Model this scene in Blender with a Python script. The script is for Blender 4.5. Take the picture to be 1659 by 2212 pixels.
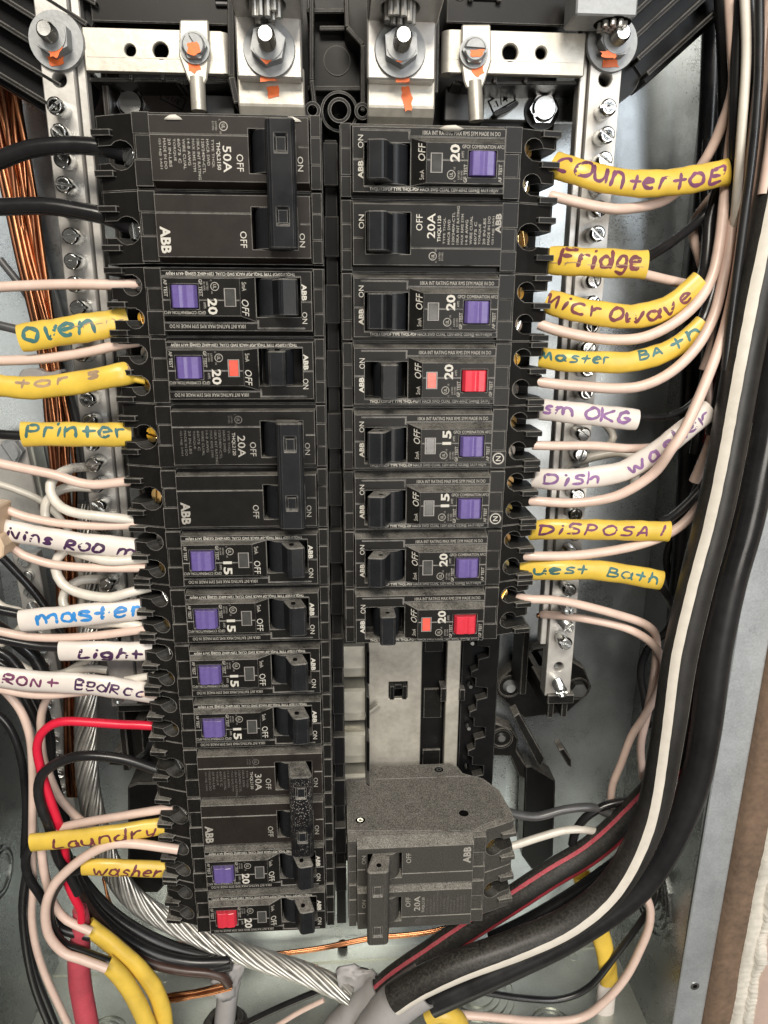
import bpy, bmesh, math, random
from mathutils import Vector, Matrix, Euler
random.seed(7)
PI = math.pi
for o in list(bpy.data.objects): bpy.data.objects.remove(o)
sc = bpy.context.scene
COL = sc.collection
MM = 0.001
UP = Matrix.Rotation(PI/2, 4, 'X')          # panel frame (x right, y up, z out of the panel) -> world
def W(x, y, z): return Vector((x*MM, -z*MM, y*MM))

# ------------------------------------------------------------------ camera
FPX, CX, CY = 1513.8, 829.5, 1106.0
CAM = Vector((1.843, -67.91, 274.21))
CR = Matrix.Rotation(-.0644, 3, 'Y') @ Matrix.Rotation(-.2685, 3, 'X') @ Matrix.Rotation(.0046, 3, 'Z')
cd = bpy.data.cameras.new('camera'); cam = bpy.data.objects.new('camera', cd); COL.objects.link(cam)
cam.matrix_world = Matrix.Translation(W(*CAM)) @ UP @ CR.to_4x4()
cd.sensor_fit = 'VERTICAL'; cd.sensor_height = 36; cd.lens = 36*FPX/2212
cd.clip_start = .01; cd.clip_end = 20
sc.camera = cam
def at(px, py, z):
    """point of the panel's z plane seen at a position of the picture (used to measure the place)"""
    d = CR @ Vector(((px-CX)/FPX, -(py-CY)/FPX, -1.0))
    return CAM + d*((z-CAM.z)/d.z)

# ------------------------------------------------------------------ light
wd = bpy.data.worlds.new("World"); sc.world = wd; wd.use_nodes = True
bg = wd.node_tree.nodes['Background']; bg.inputs[0].default_value = (1.0, .93, .84, 1); bg.inputs[1].default_value = .10
def area(name, p, target, size, sizey, power, col):
    l = bpy.data.lights.new(name, 'AREA'); l.shape = 'RECTANGLE'; l.size = size; l.size_y = sizey; l.energy = power; l.color = col
    o = bpy.data.objects.new(name, l); COL.objects.link(o)
    o.location = W(*p); o.rotation_euler = (W(*target)-W(*p)).to_track_quat('-Z', 'Y').to_euler()
    return o
area('ceiling_light', (-60, 640, 980), (0, -120, -20), .55, .35, 20, (1, .93, .82))
area('cool_fill_light', (500, 250, 1100), (0, -150, -20), .35, .5, 5, (.92, .96, 1))  # added cool fill, no real fixture; puts the bluish patch on the steel
area('low_fill_light', (330, -260, 1150), (20, -280, -20), .5, .4, 6, (1, .94, .86))  # added fill lamp that brightens the lower rows and right-hand steel
sc.view_settings.view_transform = 'Standard'; sc.view_settings.look = 'None'; sc.view_settings.exposure = -.1; sc.view_settings.gamma = 1
sc.cycles.max_bounces = 8; sc.cycles.caustics_reflective = False; sc.cycles.caustics_refractive = False

# ------------------------------------------------------------------ materials
MATS = {}
def nt(name):
    m = bpy.data.materials.new(name); m.use_nodes = True
    t = m.node_tree; p = t.nodes['Principled BSDF']; MATS[name] = m
    return m, t, p
def noise(t, scale, detail=3, rough=.6, vec=None):
    n = t.nodes.new('ShaderNodeTexNoise'); n.inputs['Scale'].default_value = scale; n.inputs['Detail'].default_value = detail
    n.inputs['Roughness'].default_value = rough
    if vec is None:
        vec = t.nodes.new('ShaderNodeTexCoord').outputs['Object']
    t.links.new(vec, n.inputs['Vector']); return n.outputs['Fac']
def ramp(t, src, a, b, c0=(0, 0, 0, 1), c1=(1, 1, 1, 1)):
    r = t.nodes.new('ShaderNodeMapRange'); r.inputs['From Min'].default_value = a; r.inputs['From Max'].default_value = b
    t.links.new(src, r.inputs['Value']); return r.outputs['Result']
def mth(t, op, a, b=None, clamp=False):
    n = t.nodes.new('ShaderNodeMath'); n.operation = op; n.use_clamp = clamp
    for i, v in enumerate((a, b)):
        if v is None: continue
        if isinstance(v, (int, float)): n.inputs[i].default_value = v
        else: t.links.new(v, n.inputs[i])
    return n.outputs[0]
def mix(t, f, a, b):
    n = t.nodes.new('ShaderNodeMix'); n.data_type = 'RGBA'
    for k, v in ((0, f), (6, a), (7, b)):
        if isinstance(v, (int, float)): n.inputs[k].default_value = v
        elif isinstance(v, tuple): n.inputs[k].default_value = (v+(1,))[:4]
        else: t.links.new(v, n.inputs[k])
    return n.outputs[2]
def bump(t, p, h, strength=.3, dist=.0002):
    b = t.nodes.new('ShaderNodeBump'); b.inputs['Strength'].default_value = strength; b.inputs['Distance'].default_value = dist
    t.links.new(h, b.inputs['Height']); t.links.new(b.outputs[0], p.inputs['Normal'])
def simple(name, col, rough=.5, metal=0.0, var=.15, nscale=400, bmp=.15, spec=.5, dust=0.0, rvar=.1):
    m, t, p = nt(name)
    f = noise(t, nscale, 4); g = noise(t, nscale*.13, 3)
    f2 = mth(t, 'ADD', mth(t, 'MULTIPLY', f, .5), mth(t, 'MULTIPLY', g, .5))
    dark = tuple(c*(1-var) for c in col); lite = tuple(min(1, c*(1+var)) for c in col)
    c = mix(t, ramp(t, f2, .35, .65), dark, lite)
    if dust:
        geo = t.nodes.new('ShaderNodeNewGeometry'); sx = t.nodes.new('ShaderNodeSeparateXYZ'); t.links.new(geo.outputs['Normal'], sx.inputs[0])
        d = mth(t, 'MULTIPLY', ramp(t, sx.outputs['Z'], -.2, 1), ramp(t, noise(t, 900, 5, .8), .42, .62))
        c = mix(t, mth(t, 'MULTIPLY', d, dust), c, (.42, .38, .32))
    t.links.new(c, p.inputs['Base Color'])
    t.links.new(ramp(t, g, 0, 1), p.inputs['Roughness'])
    r = t.nodes.new('ShaderNodeMapRange'); r.inputs['To Min'].default_value = max(.02, rough-rvar); r.inputs['To Max'].default_value = min(1, rough+rvar)
    r.inputs['From Min'].default_value = .35; r.inputs['From Max'].default_value = .65
    t.links.new(g, r.inputs['Value']); t.links.new(r.outputs[0], p.inputs['Roughness'])
    p.inputs['Metallic'].default_value = metal; p.inputs['Specular IOR Level'].default_value = spec
    if bmp: bump(t, p, f, bmp)
    return m
def plastic(name, col, rough=.36, dustmul=1.0, edge=1.0, bigw=.3, glit=False, front=.10):
    """moulded black plastic: dust lies on what faces up, thicker low in the box, and a pale line follows every edge"""
    m, t, p = nt(name)
    geo = t.nodes.new('ShaderNodeNewGeometry')
    sn = t.nodes.new('ShaderNodeSeparateXYZ'); t.links.new(geo.outputs['True Normal'], sn.inputs[0])
    sp = t.nodes.new('ShaderNodeSeparateXYZ'); t.links.new(geo.outputs['Position'], sp.inputs[0])
    low = t.nodes.new('ShaderNodeMapRange'); low.inputs['From Min'].default_value = -.02; low.inputs['From Max'].default_value = -.30
    low.inputs['To Min'].default_value = .12; low.inputs['To Max'].default_value = 1.0
    t.links.new(sp.outputs['Z'], low.inputs['Value'])
    fine = noise(t, 1900, 5, .8, geo.outputs['Position']); big = noise(t, 130, 3, .6, geo.outputs['Position'])
    speck = ramp(t, mth(t, 'ADD', mth(t, 'MULTIPLY', fine, 1-bigw), mth(t, 'MULTIPLY', big, bigw)), .38, .66)
    upm = ramp(t, sn.outputs['Z'], .15, .9)
    dup = mth(t, 'MULTIPLY', mth(t, 'MULTIPLY', upm, speck), mth(t, 'ADD', mth(t, 'MULTIPLY', low.outputs[0], .34), .36))
    dfr = mth(t, 'MULTIPLY', mth(t, 'MULTIPLY', ramp(t, fine, .55 if front < .2 else .30, .78), front), low.outputs[0])
    dust = mth(t, 'MULTIPLY', mth(t, 'ADD', dup, dfr), dustmul, True)
    if glit:
        vo = t.nodes.new('ShaderNodeTexVoronoi'); vo.inputs['Scale'].default_value = 1500; t.links.new(geo.outputs['Position'], vo.inputs['Vector'])
        dust = mth(t, 'ADD', dust, mth(t, 'MULTIPLY', ramp(t, vo.outputs['Distance'], .30, .12), ramp(t, big, .35, .6)), True)
    bv = t.nodes.new('ShaderNodeBevel'); bv.samples = 4; bv.inputs['Radius'].default_value = .00045
    dt = t.nodes.new('ShaderNodeVectorMath'); dt.operation = 'DOT_PRODUCT'
    t.links.new(bv.outputs[0], dt.inputs[0]); t.links.new(geo.outputs['Normal'], dt.inputs[1])
    e = ramp(t, mth(t, 'SUBTRACT', 1.0, dt.outputs['Value']), .012, .14)
    e = mth(t, 'MULTIPLY', mth(t, 'MULTIPLY', e, ramp(t, big, .25, .5)), .52*edge)
    base = mix(t, ramp(t, big, .3, .7), tuple(c*.85 for c in col), tuple(c*1.2 for c in col))
    c = mix(t, dust, base, (.47, .445, .40))
    c = mix(t, e, c, (.62, .60, .56))
    t.links.new(c, p.inputs['Base Color'])
    t.links.new(mth(t, 'ADD', mth(t, 'MULTIPLY', dust, .9), mth(t, 'ADD', mth(t, 'MULTIPLY', big, .14), rough-.07), True), p.inputs['Roughness'])
    p.inputs['Specular IOR Level'].default_value = .17
    bump(t, p, fine, .10, .0002)
    return m
P_BLK = plastic('black_plastic', (.0085, .008, .0075), .36)
P_BRN = plastic('brown_black_plastic', (.018, .0145, .0125), .44)
P_DRK = plastic('deep_black_plastic', (.006, .006, .0065), .33, .4, .5)
P_HAN = plastic('handle_plastic', (.011, .012, .014), .30, 1.3, .7)
P_GREY = plastic('grey_dusted_plastic', (.012, .0115, .011), .45, 1.1, .8, .15, False, .20)
P_SLOT = plastic('shaded_slot_plastic', (.004, .004, .004), .5, .22, .5)  # same plastic coloured blacker, so the cut recesses look shaded
P_DUST = plastic('dusty_plastic', (.020, .019, .018), .5, 1.0, .8, .08)
P_GLIT = plastic('speckled_handle_plastic', (.008, .008, .009), .3, 1.0, .7, .3, True)
INK = simple('pale_ink', (.50, .48, .43), .6, 0, .1, 900, 0)
INKG = simple('grey_ink', (.31, .295, .265), .6, 0, .35, 900, 0)
INKD = simple('faint_ink', (.10, .095, .085), .6, 0, .35, 900, 0)
PURP = simple('purple_plastic', (.115, .082, .27), .36, 0, .12, 500, .1, dust=.3)
REDP = simple('red_plastic', (.62, .03, .055), .34, 0, .1, 500, .1, dust=.15)
REDI = simple('red_indicator', (.72, .10, .07), .25, 0, .1, 500, 0)
GREYW = simple('smoked_window', (.055, .055, .052), .15, 0, .2, 500, 0)
RIMW = simple('window_rim', (.22, .21, .20), .3, 0, .2, 500, 0)
BLACK = simple('hole_black', (.003, .003, .003), .9, 0, .1, 500, 0, spec=.1)  # flat black for hole discs, standing in for the shade inside
TIN = simple('tinned_bus', (.49, .465, .41), .42, .5, .16, 330, .3, dust=.1)
ALU = simple('aluminium_bar', (.46, .445, .42), .40, .55, .13, 300, .3)
ZINC = simple('zinc_screw', (.66, .67, .66), .26, 1, .1, 300, .1)
WASH = simple('washer_steel', (.30, .31, .315), .5, .4, .15, 500, .3)
BRASS = simple('brass_screw', (.86, .66, .32), .2, 1, .1, 300, .1)
COPPER = simple('bare_copper', (.62, .27, .13), .28, 1, .3, 180, .1)
COPD = simple('dull_copper', (.30, .13, .07), .38, 1, .35, 120, .1)
STRAND = simple('strand_aluminium', (.50, .49, .46), .42, .85, .15, 200, .1)
NICK = simple('stab_nickel', (.66, .64, .56), .36, .7, .12, 200, .1)
ORNG = simple('orange_paint', (.85, .17, .035), .5, 0, .15, 700, .1)
PINK = simple('pinkish_insulation', (.66, .50, .425), .34, 0, .09, 220, .05)
WHT = simple('white_insulation', (.64, .60, .53), .34, 0, .10, 220, .05)
BLKW = simple('black_insulation', (.013, .013, .014), .28, 0, .25, 220, .05)
BIGW = simple('big_black_insulation', (.014, .0135, .013), .42, 0, .4, 160, .25, dust=.14)
BRNW = simple('brown_insulation', (.050, .028, .022), .35, 0, .25, 220, .05)
GREYI = simple('grey_insulation', (.07, .07, .072), .38, 0, .2, 220, .05)
REDW = simple('red_insulation', (.62, .016, .045), .32, 0, .08, 220, .05)
REDJ = simple('faded_red_jacket', (.46, .055, .085), .5, 0, .2, 120, .3, dust=.35)
REDD = simple('dull_red_stripe', (.34, .03, .045), .45, 0, .25, 120, .3, dust=.25)
YELJ = simple('yellow_jacket', (.70, .48, .065), .40, 0, .16, 110, .35, dust=.18)
WHTJ = simple('white_jacket', (.70, .64, .59), .42, 0, .09, 110, .35, dust=.12)
GRYJ = simple('grey_jacket', (.34, .33, .33), .55, 0, .1, 160, .3, dust=.2)
TAN = simple('tan_plastic', (.62, .47, .33), .45, 0, .08, 160, .1)
NYL = simple('milky_nylon', (.34, .32, .31), .35, 0, .08, 160, .1)
M_PUR = simple('purple_marker', (.17, .045, .11), .6, 0, .45, 160, 0)
M_DPU = simple('dark_purple_marker', (.055, .018, .07), .55, 0, .4, 160, 0)
M_LPU = simple('pale_purple_marker', (.25, .13, .30), .6, 0, .45, 160, 0)
M_TEA = simple('teal_marker', (.045, .15, .15), .6, 0, .4, 160, 0)
M_BLU = simple('blue_marker', (.03, .24, .62), .55, 0, .3, 160, 0)
M_BRN = simple('maroon_marker', (.16, .035, .045), .6, 0, .4, 160, 0)
M_FAD = simple('faded_marker', (.36, .24, .14), .6, 0, .4, 160, 0)
def galv(name, col, rough, metal=.85):
    m, t, p = nt(name)
    tc = t.nodes.new('ShaderNodeTexCoord').outputs['Object']
    v = t.nodes.new('ShaderNodeTexVoronoi'); v.inputs['Scale'].default_value = 260; t.links.new(tc, v.inputs['Vector'])
    bw = t.nodes.new('ShaderNodeSeparateColor'); t.links.new(v.outputs['Color'], bw.inputs[0])
    n1 = noise(t, 900, 4, .7, tc); n2 = noise(t, 22, 4, .6, tc)
    f = mth(t, 'ADD', mth(t, 'MULTIPLY', bw.outputs[0], .05), mth(t, 'ADD', mth(t, 'MULTIPLY', n1, .45), mth(t, 'MULTIPLY', n2, .5)))
    c = mix(t, ramp(t, f, .3, .72), tuple(x*.72 for x in col), tuple(min(1, x*1.22) for x in col))
    t.links.new(c, p.inputs['Base Color']); p.inputs['Metallic'].default_value = metal
    r = t.nodes.new('ShaderNodeMapRange'); r.inputs['From Min'].default_value = .3; r.inputs['From Max'].default_value = .7
    r.inputs['To Min'].default_value = rough-.1; r.inputs['To Max'].default_value = rough+.12
    t.links.new(f, r.inputs['Value']); t.links.new(r.outputs[0], p.inputs['Roughness'])
    bump(t, p, n1, .12, .0002)
    return m
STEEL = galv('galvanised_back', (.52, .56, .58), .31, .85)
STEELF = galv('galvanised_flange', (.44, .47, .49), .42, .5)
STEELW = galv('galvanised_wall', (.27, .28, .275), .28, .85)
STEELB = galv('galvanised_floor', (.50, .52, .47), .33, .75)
CARD = simple('torn_board_paper', (.15, .10, .068), .9, 0, .3, 300, .3)
GYPS = simple('gypsum', (.60, .57, .51), .85, 0, .16, 260, .9)
PAPER = simple('pinkish_wall_paint', (.58, .44, .38), .8, 0, .06, 300, .3)
PAINT = simple('wall_paint', (.66, .62, .54), .7, 0, .05, 300, .3)

# ------------------------------------------------------------------ mesh helpers
class MB:
    def __init__(s): s.v = []; s.f = []; s.sm = []
    def add(s, vs, fs, smooth=False):
        n = len(s.v); s.v += [tuple(p) for p in vs]; s.f += [tuple(i+n for i in f) for f in fs]; s.sm += [smooth]*len(fs); return s
    def frus(s, bot, top, z0, z1):
        n = len(bot)
        vs = [(x, y, z0) for x, y in bot]+[(x, y, z1) for x, y in top]
        fs = [tuple(range(n-1, -1, -1)), tuple(range(n, 2*n))]+[(i, (i+1) % n, n+(i+1) % n, n+i) for i in range(n)]
        return s.add(vs, fs)
    def box(s, x0, x1, y0, y1, z0, z1, t=0):
        b = [(x0, y0), (x1, y0), (x1, y1), (x0, y1)]
        return s.frus(b, [(x0+t, y0+t), (x1-t, y0+t), (x1-t, y1-t), (x0+t, y1-t)] if t else b, z0, z1)
    def pxy(s, poly, z0, z1): return s.frus(poly, poly, z0, z1)
    def pxz(s, poly, y0, y1):                     # polygon in x,z (clockwise or not), extruded in y
        a = sum(poly[i][0]*poly[(i+1) % len(poly)][1]-poly[(i+1) % len(poly)][0]*poly[i][1] for i in range(len(poly)))
        if a < 0: poly = poly[::-1]
        n = len(poly)
        vs = [(x, y1, z) for x, z in poly]+[(x, y0, z) for x, z in poly]
        fs = [tuple(range(n-1, -1, -1)), tuple(range(n, 2*n))]+[(i, (i+1) % n, n+(i+1) % n, n+i) for i in range(n)]
        return s.add(vs, fs)
    def cyl(s, c, ax, r, h, n=16, r2=None, cap=True, rot=0.0):
        """cylinder from c along ax for h"""
        c = Vector(c); ax = Vector(ax).normalized(); r2 = r if r2 is None else r2
        u = ax.orthogonal().normalized() if abs(ax.z) < .99 else Vector((1, 0, 0)); w = ax.cross(u)
        vs = []
        for k, rr in ((0, r), (h, r2)):
            for i in range(n):
                a = 2*PI*i/n+rot; vs.append(c+ax*k+(u*math.cos(a)+w*math.sin(a))*rr)
        s.add(vs, [(i, (i+1) % n, n+(i+1) % n, n+i) for i in range(n)], n > 8)
        if cap: s.add(vs, [tuple(range(n-1, -1, -1)), tuple(range(n, 2*n))])
        return s
    def ring(s, c, ax, r0, r1, h, n=24):
        c = Vector(c); ax = Vector(ax).normalized(); u = ax.orthogonal().normalized(); w = ax.cross(u); vs = []
        for rr, k in ((r0, 0), (r1, 0), (r1, h), (r0, h)):
            for i in range(n):
                a = 2*PI*i/n; vs.append(c+ax*k+(u*math.cos(a)+w*math.sin(a))*rr)
        fs = []
        for q in range(4):
            p = (q+1) % 4
            for i in range(n):
                j = (i+1) % n; fs.append((q*n+i, q*n+j, p*n+j, p*n+i)[::-1])
        return s.add(vs, fs, False)
    def move(s, m):
        s.v = [tuple(m @ Vector(p)) for p in s.v]; return s
    def mesh(s, name, mat, bev=0.0, cut=None, fix=False, cutmat=None):
        me = bpy.data.meshes.new(name); me.from_pydata([(a*MM, b*MM, c*MM) for a, b, c in s.v], [], s.f)
        me.polygons.foreach_set('use_smooth', s.sm); me.materials.append(mat); me.update()
        if fix:
            b = bmesh.new(); b.from_mesh(me); bmesh.ops.remove_doubles(b, verts=b.verts, dist=1e-6)
            bmesh.ops.recalc_face_normals(b, faces=b.faces); b.to_mesh(me); b.free()
        if bev or cut:
            o = bpy.data.objects.new('tmp', me); COL.objects.link(o); co = None
            if cut:
                cm = cut.mesh('cut', cutmat or mat, fix=False); co = bpy.data.objects.new('cut', cm); COL.objects.link(co)
                bo = o.modifiers.new('b', 'BOOLEAN'); bo.object = co; bo.operation = 'DIFFERENCE'; bo.solver = 'EXACT'; bo.use_self = True; bo.material_mode = 'TRANSFER' if cutmat else 'INDEX'
            if bev:
                be = o.modifiers.new('v', 'BEVEL'); be.width = bev*MM; be.segments = 1; be.limit_method = 'ANGLE'; be.angle_limit = .6
            dg = bpy.context.evaluated_depsgraph_get(); dg.update()
            m2 = bpy.data.meshes.new_from_object(o.evaluated_get(dg)); m2.name = name
            bpy.data.objects.remove(o)
            if co: bpy.data.objects.remove(co)
            me = m2
        return me
def part(name, me, parent, label=None, loc=None, rot=None):
    o = bpy.data.objects.new(name, me); COL.objects.link(o); o.parent = parent
    if loc: o.location = [a*MM for a in loc]
    if rot: o.rotation_euler = rot
    if label: o['label'] = label
    return o
def tag(o, label=None, cat=None, group=None, kind=None):
    if label: o['label'] = label
    if cat: o['category'] = cat
    if group: o['group'] = group
    if kind: o['kind'] = kind
    return o
def root(name, x, y, z, label=None, cat=None, group=None, rz=0.0, kind=None):
    o = bpy.data.objects.new(name, None); o.empty_display_size = .01; COL.objects.link(o)
    o.location = W(x, y, z); o.rotation_euler = (UP @ Matrix.Rotation(rz, 4, 'Z')).to_euler()
    return tag(o, label, cat, group, kind)
def top(name, mb, mat, label=None, cat=None, group=None, kind=None, bev=0, fix=False):
    n = len(mb.v); c = Vector((0, 0, 0))
    lo = [min(p[i] for p in mb.v) for i in range(3)]; hi = [max(p[i] for p in mb.v) for i in range(3)]
    c = Vector(((lo[0]+hi[0])/2, (lo[1]+hi[1])/2, lo[2]))
    mb.v = [tuple(Vector(p)-c) for p in mb.v]
    o = bpy.data.objects.new(name, mb.mesh(name, mat, bev, fix=fix)); COL.objects.link(o)
    o.location = W(*c); o.rotation_euler = UP.to_euler()
    o['_c'] = tuple(c)
    return tag(o, label, cat, group, kind)
def child_abs(name, mb, mat, parent, label=None, bev=0, kind=None):
    """mesh written in panel millimetres, parented under a top() or root() thing"""
    c = Vector(parent['_c']); mb.v = [tuple(Vector(p)-c) for p in mb.v]
    o = part(name, mb.mesh(name, mat, bev), parent, label)
    if kind: o['kind'] = kind
    return o
def group_root(name, x, y, z, label, cat, group=None):
    o = root(name, x, y, z, label, cat, group); o['_c'] = (x, y, z); return o

# text ---------------------------------------------------------------
TCACHE = {}
def text_geo(s, bold=0.0, shear=0.0):
    k = (s, bold, shear)
    if k in TCACHE: return TCACHE[k]
    c = bpy.data.curves.new('t', 'FONT'); c.body = s; c.size = 1; c.resolution_u = 2; c.offset = bold; c.shear = shear; c.fill_mode = 'FRONT'
    o = bpy.data.objects.new('t', c); COL.objects.link(o)
    dg = bpy.context.evaluated_depsgraph_get(); dg.update()
    me = bpy.data.meshes.new_from_object(o.evaluated_get(dg))
    vs = [(v.co.x, v.co.y) for v in me.vertices]; fs = [tuple(p.vertices) for p in me.polygons]
    bpy.data.objects.remove(o); bpy.data.curves.remove(c); bpy.data.meshes.remove(me)
    x0 = min(v[0] for v in vs); x1 = max(v[0] for v in vs); y0 = min(v[1] for v in vs); y1 = max(v[1] for v in vs)
    TCACHE[k] = ([((x-x0)/(x1-x0), (y-y0)/(y1-y0)) for x, y in vs], fs)
    return TCACHE[k]
def put_text(mb, s, x, y, h, L, zf, rot=0, bold=0.0, shear=0.0):
    """x,y is the lower left corner of the written line before turning; rot in quarter turns"""
    vs, fs = text_geo(s, bold, shear); out = []
    for u, v in vs:
        a, b = u*L, v*h
        for _ in range(rot % 4): a, b = -b, a
        px, py = x+a, y+b
        out.append((px, py, (zf(px) if callable(zf) else zf)))
    up = rot % 4 in (0, 1, 2, 3)
    mb.add(out, fs)
def put_ring(mb, x, y, r, w, zf, n=20):
    vs = []
    for rr in (r-w, r):
        for i in range(n):
            a = 2*PI*i/n; px = x+rr*math.cos(a); vs.append((px, y+rr*math.sin(a), zf(px) if callable(zf) else zf))
    mb.add(vs, [(i, (i+1) % n, n+(i+1) % n, n+i)[::-1] for i in range(n)])
def put_ul(mb, x, y, r, zf, rot=1):
    put_ring(mb, x, y, r, .28, zf)
    put_text(mb, 'UL', x+r*.42, y-r*.5, r*.8, r, zf, rot, .02)
    put_text(mb, 'C', x+r*1.0, y-r*1.5, .6, .5, zf, rot); put_text(mb, 'US', x+r*.9, y+r*1.05, .6, .9, zf, rot)
    put_text(mb, 'LISTED', x+r*1.9, y-r, .62, r*1.9, zf, rot); put_text(mb, 'E11592', x+r*2.6, y-r, .62, r*1.9, zf, rot)

# ------------------------------------------------------------------ circuit breakers
BZ = 60.0      # local height of the front face above the breaker's base
PITCH = 25.4
MC = {}
def cached(k, fn):
    if k not in MC: MC[k] = fn()
    return MC[k]
PROFILE = [(0, BZ-9), (0, 5), (7, 0), (58, 0), (61, 3), (63, 9), (73, 14), (79.6, 24), (82, 40), (82, 46.2), (81, 47.6), (72, 51), (66.8, 52.6), (66.8, BZ-6.5), (60.5, BZ-5.8), (4.2, BZ-5.8), (4.0, BZ-9)]
DIR = Vector((1, 0, 1)).normalized()
def terminal_cut(cut, y, r):
    a = Vector((70.2, y, BZ-11.5))
    cut.cyl(a-DIR*7.5, DIR, r, 22, 14)
def slot_cut(cut, y, w, x0=70):
    cut.box(x0, 83, y-w, y+w, BZ-27, BZ-4)
def afci_body():
    mb = MB().pxz(PROFILE, -12.55, 12.55)
    cut = MB()
    for y in (6.1, -6.0): terminal_cut(cut, y, 3.7)
    cut2 = cut
    for y in (4.6, -7.4): cut2.box(71.5, 83, y-2.4, y+2.1, BZ-29, BZ-4)
    cut2.box(79.2, 83, -.8, .2, BZ-40, BZ)
    cut2.box(8.6, 25.2, -8.8, 5.3, BZ-11, BZ+3)
    return mb.mesh('body', P_BLK, .22, cut2, cutmat=P_SLOT)
def plain_body():
    mb = MB().pxz(PROFILE, -12.55, 12.55)
    cut = MB(); terminal_cut(cut, .8, 4.9); cut.box(73, 83, -2.6, 3.2, BZ-30, BZ-4)
    cut.box(9.2, 25.6, -6.6, 7.7, BZ-11, BZ+3)
    return mb.mesh('body', P_BLK, .22, cut, cutmat=P_SLOT)
def zf_afci(x):
    if x < 25.4: return BZ+.07
    if x < 30.6: return BZ+.07+(x-25.4)/5.2*3.2
    return BZ+3.2+.07
def afci_cover():
    mb = MB()
    # outer skin, cut by the handle window
    b = [(4.2, -11.4), (59.8, -11.4), (59.8, 12.2), (4.2, 12.2)]; t = [(4.6, -11.0), (59.4, -11.0), (59.4, 10.3), (4.6, 10.3)]
    mb.frus(b, t, BZ-5.79, BZ)
    cut = MB().box(8.6, 25.2, -8.8, 5.3, BZ-11, BZ+3)
    cut.box(24.6, 60.5, 7.3, 7.5, BZ-.35, BZ+2); cut.box(7.4, 25, 9.2, 9.45, BZ-.3, BZ+2); cut.box(24.6, 24.9, 6.5, 9.4, BZ-.3, BZ+2)
    cut.box(3, 8.6, -.4, -.1, BZ-.4, BZ+2)
    cut.box(8.6, 60.5, -9.2, -8.95, BZ-.3, BZ+2)
    return mb.mesh('cover', P_BLK, .18, cut)
def afci_panel():
    mb = MB()
    # ramp and raised test panel
    vs = [(25.4, -8.9, BZ-.6), (25.4, 7.3, BZ-.6), (25.4, -8.9, BZ+.01), (25.4, 7.0, BZ+.01), (30.6, -8.3, BZ+3.2), (30.6, 5.0, BZ+3.2), (58.6, -8.3, BZ+3.2), (58.6, 5.0, BZ+3.2),
          (59.2, -8.9, BZ-.6), (59.2, 7.3, BZ-.6), (30.6, -8.9, BZ-.6), (30.6, 7.3, BZ-.6)]
    fs = [(0, 2, 3, 1), (2, 4, 5, 3), (4, 6, 7, 5), (6, 8, 9, 7), (2, 0, 10, 4), (10, 8, 6, 4), (1, 3, 5, 11), (11, 5, 7, 9), (0, 1, 11, 10), (10, 11, 9, 8)]
    mb.add(vs, fs)
    cut = MB().box(45.6, 55.8, -6.2, 2.6, BZ+1.2, BZ+5); cut.box(31, 59, -.72, -.55, BZ+3.08, BZ+4)
    return mb.mesh('test_panel', P_BLK, .15, cut)
LIPS = {}
def lips(o, ys, loc=None):
    for y in ys:
        part('terminal_lip', cached(('lip', y), lambda: MB().pxz([(73.4, BZ-13), (75.6, BZ-8.6), (82.6, BZ-9.6), (82.8, BZ-30), (76, BZ-30)], y-1.1, y+1.1).mesh('terminal_lip', P_BLK, .15)), o, loc=loc)
SHO = [(59.95, 66.3, 3.2, 12.1, -3.0), (59.95, 65.6, -4.9, 3.19, -3.35), (59.95, 66.3, -12.2, -4.91, -3.1),
       (.25, 4.15, 4.0, 12.3, -3.5), (.25, 4.15, -5.0, 3.99, -3.2), (.25, 4.15, -12.3, -5.01, -3.6)]
def shoulders(o, loc=None):
    for i, (x0, x1, y0, y1, z) in enumerate(SHO):
        part('shoulder_block', cached(('sh', i), lambda: MB().box(x0, x1, y0, y1, BZ-9.4, BZ+z, .12).mesh('shoulder_block', P_BLK, .1)), o, loc=loc)
def handle_mesh(kind, y0, y1):
    if kind == 'on': prof = [(12.8, -6), (12.2, -2), (9.3, 7.0), (9.8, 8.0), (14.8, 8.8), (16.2, 8.0), (19.8, -1.0), (20, -6)]
    else: prof = [(14.9, -6), (14.4, 8.4), (15.0, 9.2), (20.4, 9.2), (21, 8.4), (20.7, -6)]
    mb = MB().pxz([(x, z+BZ) for x, z in prof], y0, y1)
    me = mb.mesh('handle', P_HAN, .35)
    return me
def drum_mesh(kind, y0, y1):
    mb = MB(); c = 19.2 if kind == 'on' else 17.8
    mb.cyl((c, y0-.3, BZ-4.6), (0, 1, 0), 5.6, y1-y0+.6, 28)
    return mb.mesh('handle_drum', P_HAN)
def hole_mesh(kind, y1):
    mb = MB(); x = 14.8 if kind == 'on' else 17.7
    mb.cyl((x, y1-.5, BZ+4.6), (0, 1, 0), .95, .55, 12); return mb.mesh('handle_hole', BLACK)  # black disc set slightly proud, painted as the dark of a hole
def button_mesh(col):
    mb = MB()
    xs = [46.1, 47.0, 49.4, 51.0, 52.2, 54.6, 55.4]; zs = [.0, 1.6, 1.9, 1.45, 1.9, 1.6, .0]
    prof = [(x, BZ+3.2+z) for x, z in zip(xs, zs)]+[(55.4, BZ+1.5), (46.1, BZ+1.5)]
    return mb.pxz(prof, -5.8, 2.2).mesh('test_button', col, .2)
def win_mesh(col):
    mb = MB().box(32.5, 36, -4.6, 1.4, BZ+2.9, BZ+3.42, .15); return mb.mesh('indicator_window', col)
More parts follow.
